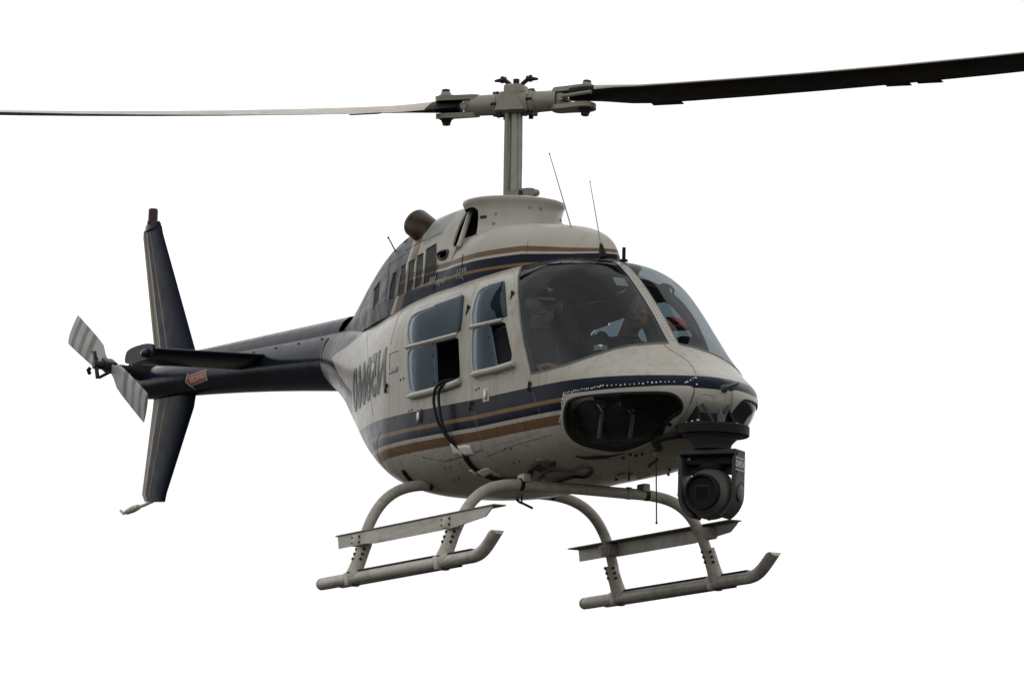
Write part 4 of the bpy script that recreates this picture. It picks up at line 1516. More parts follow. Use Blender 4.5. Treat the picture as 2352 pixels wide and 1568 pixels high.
seam("panel_seam", Z2([(430, 670), (520, 610), (590, 570)]), ECOWL, ENG_BVH, .002)
seam("panel_seam", Z2([(560, 560), (660, 500), (760, 455), (850, 415)]), ECOWL, ENG_BVH, .0022)
seam("drip_rail", Z2([(1600, 612), (1440, 670), (1150, 760), (870, 845), (590, 930), (480, 1010)]), FUSE, None, .009, M_NAVY, .004)
studs("rivets", lin(Z2([(500, 1080)])[0], Z2([(440, 1300)])[0], 12), FUSE)
studs("rivets", [q for a, b in (((1358, 1020), (1408, 1020)), ((1430, 1130), (1475, 1120)), ((880, 1175), (920, 1165)), ((950, 1270), (985, 1258)), ((590, 718), (612, 708)), ((1128, 548), (1150, 536)), ((520, 468), (545, 458))) for q in Z3([a, b])], FUSE, None, .007, M_BOLT)
studs("rivets", Z3([(650, 1210), (745, 1190), (680, 1260), (775, 1238), (880, 1205), (1000, 1180), (1290, 1120)]), FUSE, None, .005)
studs("rivets", lin(Z1([(1010, 250)])[0], Z1([(1130, 410)])[0], 8) and [np.array(PJ(np.array([[x, -.012, pchip(np.array([1.45, 1.6, 1.79, 1.99, 2.19]), np.array([1.07, .99, .85, .68, .494]), np.array([x]))[0]]]))[0]) for x in np.linspace(1.5, 2.16, 30)], FUSE, None, .0042, M_DECALG, both=True)
# chipped paint along the nose band
chips = lin(Z1([(565, 1345)])[0], Z1([(900, 1285)])[0], 20) + lin(Z1([(900, 1285)])[0], Z1([(1500, 1248)])[0], 17) + Z1([(1610, 1250), (1640, 1238), (1660, 1222), (1690, 1216), (1600, 1255), (1690, 1270), (1680, 1215), (565, 1358)])
studs("paint_chips", chips, FUSE, None, .0047, M_DECAL, both=False, jitter=.7, flat=.2)
studs("paint_chips", lin(Z3([(1822, 625)])[0], Z3([(1800, 810)])[0], 9), FUSE, None, .006, M_DECAL, both=False, jitter=.8, flat=.2)
studs("paint_chips", [np.array(Z3([(random.uniform(560, 1700), random.uniform(900, 1250))])[0]) for _ in range(40)], FUSE, None, .0035, M_BOLT, both=False, flat=.2)

for p, par in ((Z2([(1425, 905)])[0], FD), (Z3([(1563, 500)])[0], FD), (Z2([(1070, 1018)])[0], RD), (Z3([(1094, 655)])[0], RD), (Z3([(413, 515)])[0], RD)):
    for side, dd in zip((-1, 1), par):
        c, nrm = surf(p, None, .01, side)
        g = G(); zx = np.cross(nrm, (0, 0, 1)); zx /= np.linalg.norm(zx)
        g.tube([c + np.array([math.sin(t) * .5 * zx[0], math.sin(t) * .5 * zx[1], math.cos(t)]) * .014 for t in np.linspace(0, 2 * math.pi, 14)], .0035, 6)
        g.tube([c + (0, 0, -.01), c + zx * .010 - np.array([0, 0, .045])], [.006, .009], 8)
        g.box(c - nrm * .006, (.03, .02, .01), zx, (0, 0, 1), nrm, bev=.003)
        g.build("door_hinge", M_BOLT, dd)
# fuel door ahead of the registration
seam("access_door_edge", Z3([(432, 380), (434, 262), (500, 235)]), FUSE, r=.003, smooth=1)
for side in (-1, 1):
    c, nrm = surf(Z3([(462, 392)])[0], None, .003, side); zx = np.cross(nrm, (0, 0, 1)); zx /= np.linalg.norm(zx)
    g = G(); g.box(c, (.15, .03, .006), zx, np.cross(nrm, zx), nrm, bev=.002); g.build("access_door_hinge", M_DECALG, FUSE)
    # rubber sealed slot where the rear cross tube leaves the belly
    P = [surf(q, None, .002, side)[0] for q in cspline([np.array(t) for t in Z3([(545, 1190), (575, 1235), (618, 1282)])], 4)]
    g = G(); g.tube(P, .018, 8); g.build("strut_slot_seal", M_RUBBER, FUSE)

# windscreen post joins the two panes: inside rib
g = G()
zp = lambda x: pchip(np.array([1.45, 1.6, 1.79, 1.99, 2.19]), np.array([1.07, .99, .85, .68, .494]), np.array([x]))[0]
g.tube([(x, 0, zp(x) - .03) for x in np.linspace(1.47, 2.17, 14)], .018, 8)
g.build("windshield_post", M_SEAL, HELI)

# antennas
def whip(name, base, tip, r0, r1, bvh, m, foot=None):
    c, nrm = cast(base, bvh)
    if c is None: c = BP(base, 1, 0)
    t = BP(tip, 1, c[1])
    g = G(); g.tube([c - (t - c) * .02, t], [r0, r1], 8)
    g.ball(t, r1 * 2.0, 8, 6)
    o = g.build(name, m, HELI)
    if foot:
        g = G(); g.tube([c - (t - c) * .02, c + (t - c) * foot[0]], [foot[1], foot[1] * .3], 10); g.build("antenna_foot", M_BLACK, o)


whip("whip_antenna", (1312, 522), (1262, 353), .0045, .0030, COWL_BVH, M_MAST)
whip("whip_antenna", (1385, 590), (1355, 417), .0045, .0025, COWL_BVH, M_MAST, (.17, .028))
whip("whip_antenna", (909, 578), (892, 546), .005, .004, ENG_BVH, M_BOLT)
c = np.array([1.475, .02, 1.075]); g = G(); g.tube([c, c + (0, 0, .085)], [.011, .011], 10); g.cyl(c, c + (0, 0, .012), .025); g.build("stub_antenna", M_BLACK, HELI)
c, nrm = cast((1507, 1038)); g = G(); t = BP((1508, 1200), 1, c[1]); g.tube([c, t], .0042, 8); g.ball(t, .008, 8, 6); o = g.build("belly_whip_antenna", M_BOLT, HELI)
g = G(); g.rev([(.035, 0), (.028, -.012), (.012, -.03)], c, n=14); g.build("antenna_foot", M_DECALG, o)

# nose: pitot tube, panel oval, fasteners
c, nrm = cast((1662, 893)); g = G(); g.tube([c - nrm * .01, c + nrm * .03], [.025, .02], 12); g.tube([c + nrm * .025, c + nrm * .03 + np.array([.11, .015, .01])], [.013, .009], 10); g.build("pitot_tube", M_SEAL, HELI)
seam("nose_panel_edge", Z4([(1300, 305), (1290, 380), (1260, 450)]), FUSE, r=.003, both=False)
seam("nose_cover_edge", Z4([(1352, 372), (1400, 366), (1440, 376), (1468, 388), (1470, 420), (1455, 455), (1400, 470), (1350, 462), (1325, 440), (1315, 400)]), FUSE, r=.0025, both=False, m=M_DECALG)
studs("rivets", Z4([(1340, 330), (1400, 328), (1460, 332), (1520, 340), (1545, 400), (1535, 440)]), FUSE, None, .004, M_DECAL, both=False)

# solid black wedge modelling the gap's shadow under the chin fairing; its drain hole
for side in (-1, 1):
    P = []
    for q in cspline([np.array(t) for t in Z4([(300, 888), (380, 900), (520, 892), (690, 862), (800, 832)])], 4):
        c_, n_ = surf(q, None, .0, side)
        if c_ is not None: P.append(c_)
    if len(P) > 3:
        k = len(P); g = G(); g.tube(P, [.003 + .011 * math.sin(math.pi * min(1, (i + 1) / k * 1.1)) for i in range(k)], 8); g.build("chin_gap_shadow", M_RUBBER, FUSE)
    c_, n_ = surf(Z4([(1092, 615)])[0], None, .006, side)
    if c_ is not None:
        g = G(); g.cyl(c_ - n_ * .004, c_ + n_ * .003, .014, n=12); g.build("bezel_fastener", M_BOLT, FUSE)
# belly fittings
for p, size, m_ in ((Z3([(1640, 1160)])[0], (.16, .07, .02), M_BOLT), (Z3([(1735, 1140)])[0], (.12, .022, .018), M_BOLT), (Z3([(1300, 1228)])[0], (.05, .05, .01), M_SKID), ((1435, 1090), (.10, .08, .015), M_WHITE), ((1455, 1105), (.09, .06, .02), M_WHITE), ((1500, 1062), (.2, .012, .01), M_BOLT), ((1390, 1055), (.05, .04, .008), M_WHITE)):
    c, nrm = cast(p)
    if c is None: continue
    zx = np.array([1, -.2, 0.0]); zx -= nrm * (zx @ nrm); zx /= np.linalg.norm(zx)
    g = G(); g.box(c + nrm * size[2] * .4, size, zx, np.cross(nrm, zx), nrm, bev=.005); g.build("belly_fitting", m_, FUSE)
c, nrm = cast(Z3([(1690, 1135)])[0]); g = G(); g.rev([(.06, -.005), (.055, .012), (.03, .02)], c, nrm, 20); g.build("belly_light", M_SEAL, FUSE)
P = [cast(q)[0] + cast(q)[1] * .012 for q in Z3([(1575, 1195), (1545, 1240), (1520, 1275)])]
g = G(); g.tube(P, .016, 8); g.build("belly_strap", M_RUBBER, FUSE)
for p in Z4([(760, 870), (810, 880), (860, 868), (700, 900), (1090, 1000), (1080, 1040), (640, 1080), (680, 1040)]):
    c, nrm = cast(p)
    if c is None: continue
    g = G(); g.cyl(c, c + nrm * .012, .009, n=8); g.build("belly_bolt", M_BOLT, FUSE)
c, nrm = cast((1445, 1085)); 
if c is not None:
    g = G(); g.tube([c, c + np.array([0, 0, -.05])], .006, 6); g.build("drain_tube", M_BOLT, FUSE)
c0 = BP((1181, 1140), 1, .1)
g = G(); g.tube(cspline([c0 + np.array([0, 0, .02])] + [BP(q, 1, .1) for q in ((1190, 1150), (1202, 1156), (1222, 1166))], 4), .008, 8); g.tube([BP((1199, 1140), 1, .1), BP((1198, 1154), 1, .1)], .006, 8)
g.build("belly_hook", M_BOLT, HELI)
# long dark belly skin lap
seam("belly_lap", [(975, 1127), (1080, 1134), (1180, 1141), (1280, 1143)], FUSE, r=.004, both=False) if 0 else None

# ================================================================== cables let out of the rear window
def cable(name, pts, offs, r, m, label, parent=None):
    P2 = cspline([np.array(p) for p in Z3(pts)], 6); n = len(P2); O = np.interp(np.linspace(0, 1, n), np.linspace(0, 1, len(offs)), offs)
    P = []
    for p, o in zip(P2, O):
        c, nrm = cast(p)
        if c is not None: P.append(c + nrm * o)
    g = G(); g.tube(P, r, 10); o = g.build(name, m, parent)
    if label: tag(o, label, "cable", "cables let out of the rear door window")
    return o


ca_ = cable("cable", [(952, 462), (905, 482), (872, 545), (858, 650), (878, 800), (930, 920), (1000, 1012), (1040, 1075), (1080, 1135), (1135, 1190), (1190, 1222), (1330, 1268), (1480, 1274)],
            [-.03, .03, .06, .06, .05, .03, .012, .012, .012, .012, .012, .014, .014], .0095, M_CABLE, "black cable hanging from the rear door window, outer loop of the pair")
cb_ = cable("cable", [(960, 475), (918, 500), (888, 560), (890, 690), (918, 850), (965, 950), (1010, 1020), (1055, 1080), (1095, 1140), (1150, 1192), (1210, 1222), (1340, 1256), (1490, 1265)],
            [-.03, .03, .05, .05, .045, .03, .012, .012, .012, .012, .012, .014, .014], .0095, M_CABLE, "black cable hanging from the rear door window, inner loop of the pair")
cc_ = cable("cable", [(1610, 1282), (1700, 1280), (1790, 1270), (1920, 1232), (2000, 1236), (2045, 1215), (2062, 1190)], [.012] * 5, .009, M_CABLE, None)
tag(cc_, "thin black cable clipped along the belly beside the front cross tube", "cable", "cables let out of the rear door window")
cd_ = cable("cable", [(1640, 1260), (1700, 1205), (1790, 1185), (1910, 1195), (1960, 1170), (2020, 1160), (2062, 1190)], [.01] * 5, .0055, M_SEAL, None)
tag(cd_, "thin grey wire looped on the belly above the front cross tube", "cable", "cables let out of the rear door window")
for pts, size, lab in (((1015, 1030), (.24, .07), "white tape strip holding the cables below the brown stripe"), ((1175, 1205), (.24, .06), "white tape strip holding the cables at the belly curve")):
    c, nrm = cast(Z3([pts])[0]); zx = np.array([1, 0, -.18]); zx -= nrm * (zx @ nrm); zx /= np.linalg.norm(zx); zy = np.cross(nrm, zx)
    g = G(); Vt = []; nx, ny = 12, 5
    for i in range(nx):
        for j in range(ny):
            a = (i / (nx - 1) - .5) * size[0] * (1 + .02 * math.sin(j * 2.1)); b = (j / (ny - 1) - .5) * size[1] * (1 + .03 * math.sin(i * 1.7))
            p = c + zx * a + zy * b
            hit = BODY_BVH.find_nearest(Vector(p)); q = np.array(hit[0]); nn_ = np.array(hit[1])
            bump_ = .020 * math.exp(-((a) / .035) ** 2)
            Vt.append(q + nn_ * (.003 + bump_))
    g.add(Vt, [(i * ny + j, i * ny + j + 1, (i + 1) * ny + j + 1, (i + 1) * ny + j) for i in range(nx - 1) for j in range(ny - 1)])
    o = g.build("tape_strip", M_TAPE); md = o.modifiers.new("t", "SOLIDIFY"); md.thickness = .0015
    tag(o, lab, "tape")

# ================================================================== camera turret under the nose
GC = np.array([2.655, .013, -.422])
GIM = empty("gimbal_camera", (GC[0], GC[1], GC[2] - .165)); GIM_O = Vector(GIM.location)
tag(GIM, "dark grey gimbal camera turret bolted under the nose", "camera")


def gb(g, name, m, parent=None, ang=35):
    o = g.build(name, m, None, ang); o.parent = parent or GIM
    if parent is None: o.matrix_parent_inverse = Matrix.Translation(-GIM_O)
    return o


az = -YAW - rad(25)
gd = np.array([math.cos(az), math.sin(az), -.04]); gd /= np.linalg.norm(gd)
ga = np.array([-math.sin(az), math.cos(az), 0]); gu = np.cross(gd, ga)
if gu[2] < 0: gu = -gu
gh = np.cross(ga, [0, 0, 1.0]); gh = gh if gh @ gd > 0 else -gh
# yoke: inverted U with arms that curl under the ball
out = [(-.178, .250), (-.178, .0)] + [(.178 * math.cos(t), .178 * math.sin(t) * .94) for t in np.linspace(math.pi * 1.03, math.pi * 1.33, 9)]
inn = [(.152 * math.cos(t), .152 * math.sin(t) * .94) for t in np.linspace(math.pi * 1.33, math.pi * 1.02, 9)] + [(-.152, .0), (-.152, .185)]
half = out + inn
poly = [(-.178, .250)] + out[1:] + inn + [(0.0, .185)]
full = poly[:-1] + [(-x, y) for x, y in poly[:-1]][::-1]
g = G()
for sx in (-1, 1):
    pl = [(sx * x, y) for x, y in out + inn]
    if sx < 0: pl = pl
    g.prism(pl if sx > 0 else pl[::-1], GC, ga, (0, 0, 1), .145)
g.box(GC + np.array([0, 0, .235]), (.3555, .1435, .030), ga, gh, (0, 0, 1))
g.box(GC + np.array([0, 0, .170]) - gh * .05, (.3, .03, .11), ga, gh, (0, 0, 1))
yk = gb(g, "yoke", M_GIMBAL, ang=30); bv_ = yk.modifiers.new("b", "BEVEL"); bv_.width = .006; bv_.segments = 2; bv_.limit_method = "ANGLE"
g = G(); g.box(GC + np.array([0, 0, .178]) - gh * .01, (.29, .10, .03), ga, gh, (0, 0, 1), bev=.01); g.ball(GC + np.array([0, 0, .155]) - gh * .0, (.075, .06, .045), X=ga, Y=gh); gb(g, "ball_cradle", M_BLACK)
BALL = None
g = G(); g.ball(GC, .1475, 48, 32)
g.V = [tuple(np.array(v) - gd * max(0, (np.array(v) - GC) @ gd - .104)) for v in g.V]
BALL = gb(g, "ball_housing", M_GBALL)
L0 = GC + gu * .004
g = G(); g.rev([(.104, .07), (.104, .146), (.099, .152), (.091, .152), (.085, .126), (.02, .124)], L0, gd, 48); gb(g, "lens_barrel", M_BLACK)
g = G(); g.rev([(.116, .055), (.117, .100), (.110, .112), (.104, .112)], L0, gd, 48); gb(g, "barrel_collar", M_GBALL)
g = G(); g.box(L0 + gd * .127, (.088, .072, .006), ga, gu, gd, bev=.002); gb(g, "lens_frame", M_GIMBAL)
g = G(); g.box(L0 + gd * .131, (.080, .064, .004), ga, gu, gd); gb(g, "lens_window", M_LENS)
for t in range(10):
    a = t / 10 * 2 * math.pi
    q = L0 + (ga * math.cos(a) + gu * math.sin(a)) * .096 + gd * .150
    g = G(); g.cyl(q, q + gd * .004, .0035, n=6); gb(g, "barrel_screw", M_BOLT)
for sx in (-1, 1):
    for zz in (.225, .12, -.005):
        for dd in (-.045,):
            q = GC + ga * sx * .178 + np.array([0, 0, zz]) + gh * .05
            g = G(); g.cyl(q, q + ga * sx * .006, .009, n=8); gb(g, "arm_bolt", M_BOLT)
    q = GC + ga * sx * .178 + np.array([0, 0, -.0]); g = G(); g.rev([(.05, 0), (.05, .006), (.045, .008)], q, ga * sx, 24); gb(g, "pivot_cap", M_GIMBAL)
for a in (-.075, .0, .07):
    q = GC + ga * a + np.array([0, 0, -math.sqrt(.1475**2 - a * a)]) + gh * .02
    g = G(); g.cyl(q + np.array([0, 0, .01]), q - np.array([0, 0, .006]), .008, n=8); gb(g, "housing_bolt", M_BOLT)
# maker's lettering on both arms, mirrored like the rest of the picture
v, f_ = text_tris("WORKS", .05, .02, 0, 1.0, .02)
for sx in (-1, 1):
    c = GC + ga * sx * .1795 + np.array([0, 0, .165])
    ax_ = gh * (-1 if sx < 0 else 1)
    kx = .15 / (v[:, 0].max() - v[:, 0].min())
    g = G(); g.add([c - gh * .0 + gh * (p[0] * kx * (1 if sx > 0 else -1)) + np.array([0, 0, p[1]]) for p in v], f_); gb(g, "yoke_lettering", M_DECAL)
    for dz in (-.034, .034):
        g = G(); g.box(c + np.array([0, 0, dz]), (.15, .0045, .001), gh, (0, 0, 1), ga); gb(g, "lettering_border", M_DECAL)
    g = G(); g.box(c + np.array([0, 0, -.12]) - gh * .02, (.05, .045, .001), gh, (0, 0, 1), ga); gb(g, "arm_placard", M_BLACK)
# neck, isolator ring and nose bracket
MC = np.array([GC[0], GC[1], -.062])
g = G(); g.rev([(.105, -.105), (.115, -.075), (.145, -.045), (.15, -.022)], MC, n=36); gb(g, "turret_neck", M_GIMBAL)
g = G(); g.rev([(.03, -.030), (.150, -.030), (.152, -.024), (.205, -.030), (.213, -.024), (.213, .026), (.207, .032), (.03, .032)], MC, n=64); gb(g, "isolator_ring", M_BLACK)
g = G(); g.tube([MC + np.array([.165 * math.cos(t), .165 * math.sin(t), -.030]) for t in np.linspace(0, 2 * math.pi, 40)], .006, 6, False); gb(g, "ring_seal", M_SEAL)
for sy in (-1, 1):
    pl = [(-.20, .0), (.10, .0), (.02, .11), (-.03, .13), (-.20, .10)]
    g = G(); g.prism(pl, MC + np.array([-.02, sy * .115, .028]), (1, 0, 0), (0, -sy * .12, 1), .012); g.box(MC + np.array([-.06, sy * .115, .036]), (.32, .05, .012), bev=.003)
    gb(g, "bracket_plate", M_BLACK)
    for i in range(4):
        q = MC + np.array([.06 - .07 * i, sy * .125, .044]); g = G(); g.cyl(q, q + np.array([0, 0, .01]), .008, n=8); gb(g, "bracket_bolt", M_METAL)
    g = G(); g.tube([MC + np.array([.07, sy * .02, .03]), MC + np.array([.03, sy * .085, .15])], .009, 8); gb(g, "bracket_strut", M_GIMBAL)
g = G(); g.cyl(MC + np.array([.10, .0, .03]), MC + np.array([.10, .0, .085]), .022, n=14); g.cyl(MC + np.array([.10, .0, .085]), MC + np.array([.09, .0, .12]), .008, n=8); gb(g, "cable_gland", M_SEAL)
g = G(); g.box(MC + np.array([-.14, 0, .06]), (.28, .22, .09), bev=.012); gb(g, "bracket_box", M_BLACK)
g = G(); P = [MC + np.array(q) for q in ((-.10, -.15, -.02), (-.20, -.2, -.03), (-.32, -.2, -.045), (-.42, -.12, -.06))]; g.tube(cspline(P, 5), .022, 10); gb(g, "turret_cable", M_CABLE)

# ------------------------------------------------------------------ cabin interior
RA = np.array(ROWS)[::-1]


def section(x, k=0.95, n=40, inset=0.03):
    p = [np.interp(x, RA[:, 0], RA[:, i]) for i in range(7)]
    _, zt, zb, zc, W, n1, n2 = p
    out = []
    for t in np.linspace(0, 2 * math.pi, n, endpoint=False):
        c, sn = math.cos(t), math.sin(t); nn_ = n1 if sn >= 0 else n2; H = (zt - zc if sn >= 0 else zc - zb) - inset
        out.append(((W - inset) * np.sign(c) * abs(c) ** (2 / nn_), zc + H * np.sign(sn) * abs(sn) ** (2 / nn_)))
    return out


INT = empty("cabin_interior", (0, 0, 0), HELI)
g = G(); g.prism(section(-.46), (-.46, 0, 0), (0, 1, 0), (0, 0, 1), .02); g.build("rear_bulkhead", M_DARK, INT)
# floor
P = []
for x in np.linspace(-.44, 2.3, 20):
    p = [np.interp(x, RA[:, 0], RA[:, i]) for i in range(7)]
    H = p[3] - p[2]; r = min(.98, abs((-.09 - p[3]) / max(H, 1e-3)))
    P.append((x, max(.05, (p[4] - .04) * (1 - r ** p[6]) ** (1 / p[6]))))
poly = [(x, -y) for x, y in P] + [(x, y) for x, y in P[::-1]]
g = G(); g.prism(poly, (0, 0, -.09), (1, 0, 0), (0, 1, 0), .015); g.build("cabin_floor", M_DARK, INT)


def cushion(g, c, size, X=(1, 0, 0), Z=(0, 0, 1)):
    X = np.array(X, float); Z = np.array(Z, float)
    g.box(c, size, X, np.cross(Z, X), Z, bev=min(size) * .35)


for sy in (-1, 1):
    se = empty("front_seat", (0, 0, 0), INT)
    g = G(); cushion(g, (1.02, sy * .3, .02), (.46, .44, .13)); g.build("seat_cushion", M_SEAT, INT)
    g = G(); cushion(g, (.755, sy * .3, .36), (.11, .42, .62), (1, 0, .12), (-.12, 0, 1)); g.build("seat_back", M_SEAT, INT)
    g = G(); g.box((.98, sy * .3, -.06), (.42, .40, .06), bev=.01); g.build("seat_base", M_DARK, INT)
    bpy.data.objects.remove(se)
    for k in (-1, 1):
        g = G(); g.tube(cspline([(.74, sy * .3 + k * .10, .68), (.90, sy * .3 + k * .11, .72), (1.10, sy * .3 + k * .09, .48), (1.0, sy * .3 + k * .05, .2)], 5), .018, 6); g.build("shoulder_strap", M_SEAL, INT)
g = G(); cushion(g, (-.12, 0, .05), (.5, 1.05, .14)); g.build("bench_cushion", M_SEAT, INT)
g = G(); cushion(g, (-.37, 0, .38), (.11, 1.05, .6), (1, 0, .1), (-.1, 0, 1)); g.build("bench_back", M_SEAT, INT)
g = G(); g.box((.66, 0, .42), (.10, .24, 1.0), bev=.02); g.build("control_column_cover", M_DARK, INT)
g = G(); g.box((.64, 0, .30), (.04, 1.02, .78), bev=.015); g.build("seat_bulkhead", M_DARK, INT)
# instrument panel, glare shield and pedestal
g = G(); g.box((1.96, .02, .30), (.10, .50, .36), (1, 0, .25), (0, 1, 0), (-.25, 0, 1), bev=.02); ip = g.build("instrument_panel", M_DARK, INT)
g = G(); g.prism([(1.80, -.32), (2.02, -.30), (2.16, -.16), (2.18, 0), (2.16, .16), (2.02, .34), (1.80, .36)], (0, 0, .475), (1, 0, -.12), (0, 1, 0), .03); g.build("glare_shield", M_BLACK, INT)
g = G(); g.box((1.72, .02, .05), (.45, .22, .28), bev=.02); g.build("center_pedestal", M_DARK, INT)
for i in range(3):
    for j in range(2):
        c = np.array([1.895, -.14 + .15 * i, .22 + .14 * j]); g = G(); g.rev([(.055, 0), (.055, .012), (.048, .016), (.046, .010), (.01, .010)], c, (-1, 0, -.25), 20); g.build("gauge", M_SEAL, INT)
for sy in (-1, 1):
    g = G(); g.tube(cspline([(1.42, sy * .29, -.08), (1.46, sy * .29, .10), (1.40, sy * .29, .24), (1.36, sy * .29, .37)], 5), .014, 8); g.tube([(1.375, sy * .29, .33), (1.35, sy * .29, .43)], [.02, .024], 10); g.build("cyclic_stick", M_BLACK, INT)
    g = G(); g.tube([(.80, sy * .3 - .21, -.02), (1.12, sy * .3 - .21, .16)], [.014, .018], 8); g.build("collective_lever", M_BLACK, INT)
    for k in (-1, 1):
        cx = sy * .29 + k * .10
        g = G(); g.tube([(2.02, cx, -.07), (2.05, cx, .08), (1.98, cx, .13)], .012, 8); g.box((1.975, cx, .13), (.03, .10, .05), bev=.008); g.build("rudder_pedal", M_METAL, INT)
g = G(); g.box((1.22, 0, 1.02), (.42, .26, .05), bev=.015); g.build("overhead_console", M_DARK, INT)
for p, y in (((1528, 668), .33),):
    c = BP(p, 1, y); g = G(); g.tube([c + np.array([.0, math.cos(t) * .055, math.sin(t) * .038]) for t in np.linspace(0, 2 * math.pi, 30)], .008, 8, False); g.rev([(.045, -.01), (.045, .0), (.01, .004)], c - np.array([.02, 0, 0]), (1, 0, 0), 24); g.build("ventilation_fan", M_BLACK, INT)
# placard sheets behind the near windscreen top and paper on the glare shield
c, nrm = cast((1428, 637)); zx = np.cross(nrm, (0, 0, 1)); zx /= np.linalg.norm(zx); zy = np.cross(zx, nrm)
g = G(); g.box(c - nrm * .03, (.075, .10, .002), zx, zy, nrm); g.build("placard", M_TAPE, INT)
c, nrm = cast((1390, 800)); g = G(); g.box(np.array([c[0] - .06, c[1], c[2] + .01]), (.06, .05, .03), (1, .3, 0), (-.3, 1, 0)); g.build("compass_card", M_TAPE, INT)
# grab rail by the door post
g = G(); g.tube([BP(q, 1, -.56) for q in ((1203, 715), (1215, 745), (1226, 775))], .008, 8); g.build("door_post_handle", M_BLACK, INT)
# equipment case in front of the far seat
cb = BP((1572, 800), 1, .47)
g = G(); g.box(cb + np.array([0, .0, -.05]), (.22, .16, .22), bev=.02); g.build("monitor_case", M_BLACK, INT)
ct = BP((1545, 748), 1, .44)
CAPR = empty("red_cap", (ct[0], ct[1], ct[2] - .03)); co_ = Vector(CAPR.location)
tag(CAPR, "red and black cap resting on the dark case behind the far windscreen", "cap")
g = G(); g.ball(ct, (.095, .085, .05), 24, 14)
g.V = [(x, y, max(z, ct[2] - .02)) for x, y, z in g.V]
o = g.build("cap_crown", M_RED, CAPR); o.matrix_parent_inverse = Matrix.Translation(-co_)
g = G(); g.prism(chaikin([(-.02, -.075), (.10, -.07), (.14, 0), (.10, .07), (-.02, .075)], 2), ct + np.array([.03, 0, -.022]), (1, 0, -.1), (0, 1, 0), .012)
o = g.build("cap_brim", M_BLACK, CAPR); o.matrix_parent_inverse = Matrix.Translation(-co_)
g = G(); g.box(ct + np.array([.055, -.03, .022]), (.09, .05, .02), (1, 0, -.5), (0, 1, 0), (.5, 0, 1), bev=.008)
o = g.build("cap_panel", M_BLACK, CAPR); o.matrix_parent_inverse = Matrix.Translation(-co_)


# ================================================================== people in the front seats
def remesh(g, name, voxel, mats, fn, parent, smooth=6):
    me = bpy.data.meshes.new("tmp"); me.from_pydata(g.V, [], g.F)
    o = bpy.data.objects.new("tmp", me); COL.objects.link(o)
    m = o.modifiers.new("r", "REMESH"); m.mode = "VOXEL"; m.voxel_size = voxel
    m = o.modifiers.new("s", "SMOOTH"); m.iterations = smooth; m.factor = .5
    dg = bpy.context.evaluated_depsgraph_get()
    me2 = bpy.data.meshes.new_from_object(o.evaluated_get(dg))
    bpy.data.objects.remove(o); bpy.data.meshes.remove(me)
    me2.name = name
    me2.materials.clear()
    for q in mats: me2.materials.append(q)
    n = len(me2.polygons); C = np.zeros(n * 3); me2.polygons.foreach_get("center", C)
    me2.polygons.foreach_set("material_index", np.asarray(fn(C.reshape(-1, 3)), np.int32))
    return link(name, me2, parent, 180)


def hand(g, wrist, d, up, side, curl=1.0):
    """palm, four fingers and a thumb from the wrist along d; up = back of the hand"""
    d = np.array(d, float); d /= np.linalg.norm(d); up = np.array(up, float); up -= d * (up @ d); up /= np.linalg.norm(up)
    w = np.cross(d, up) * side
    wrist = np.array(wrist, float)
    g.ball(wrist + d * .048, (.052, .040, .018), 14, 10, X=d, Y=w, Z=up)
    for i, L in enumerate((.072, .080, .075, .058)):
        b = wrist + d * .085 + w * (.030 - .020 * i)
        P = [b]; a = 0.0
        for k, seg in enumerate((.45, .32, .23)):
            a += (.35, .75, .55)[k] * curl
            P.append(P[-1] + (d * math.cos(a) - up * math.sin(a)) * L * seg)
        g.tube(P, [.0092, .0086, .008, .0062], 8)
        g.ball(P[-1], .0065, 8, 6)
    P = [wrist + d * .02 + w * .030, wrist + d * .045 + w * .058 - up * .008, wrist + d * .075 + w * .066 - up * .022, wrist + d * .095 + w * .058 - up * .034]
    g.tube(P, [.013, .0115, .010, .0075], 8); g.ball(P[-1], .0076, 8, 6)


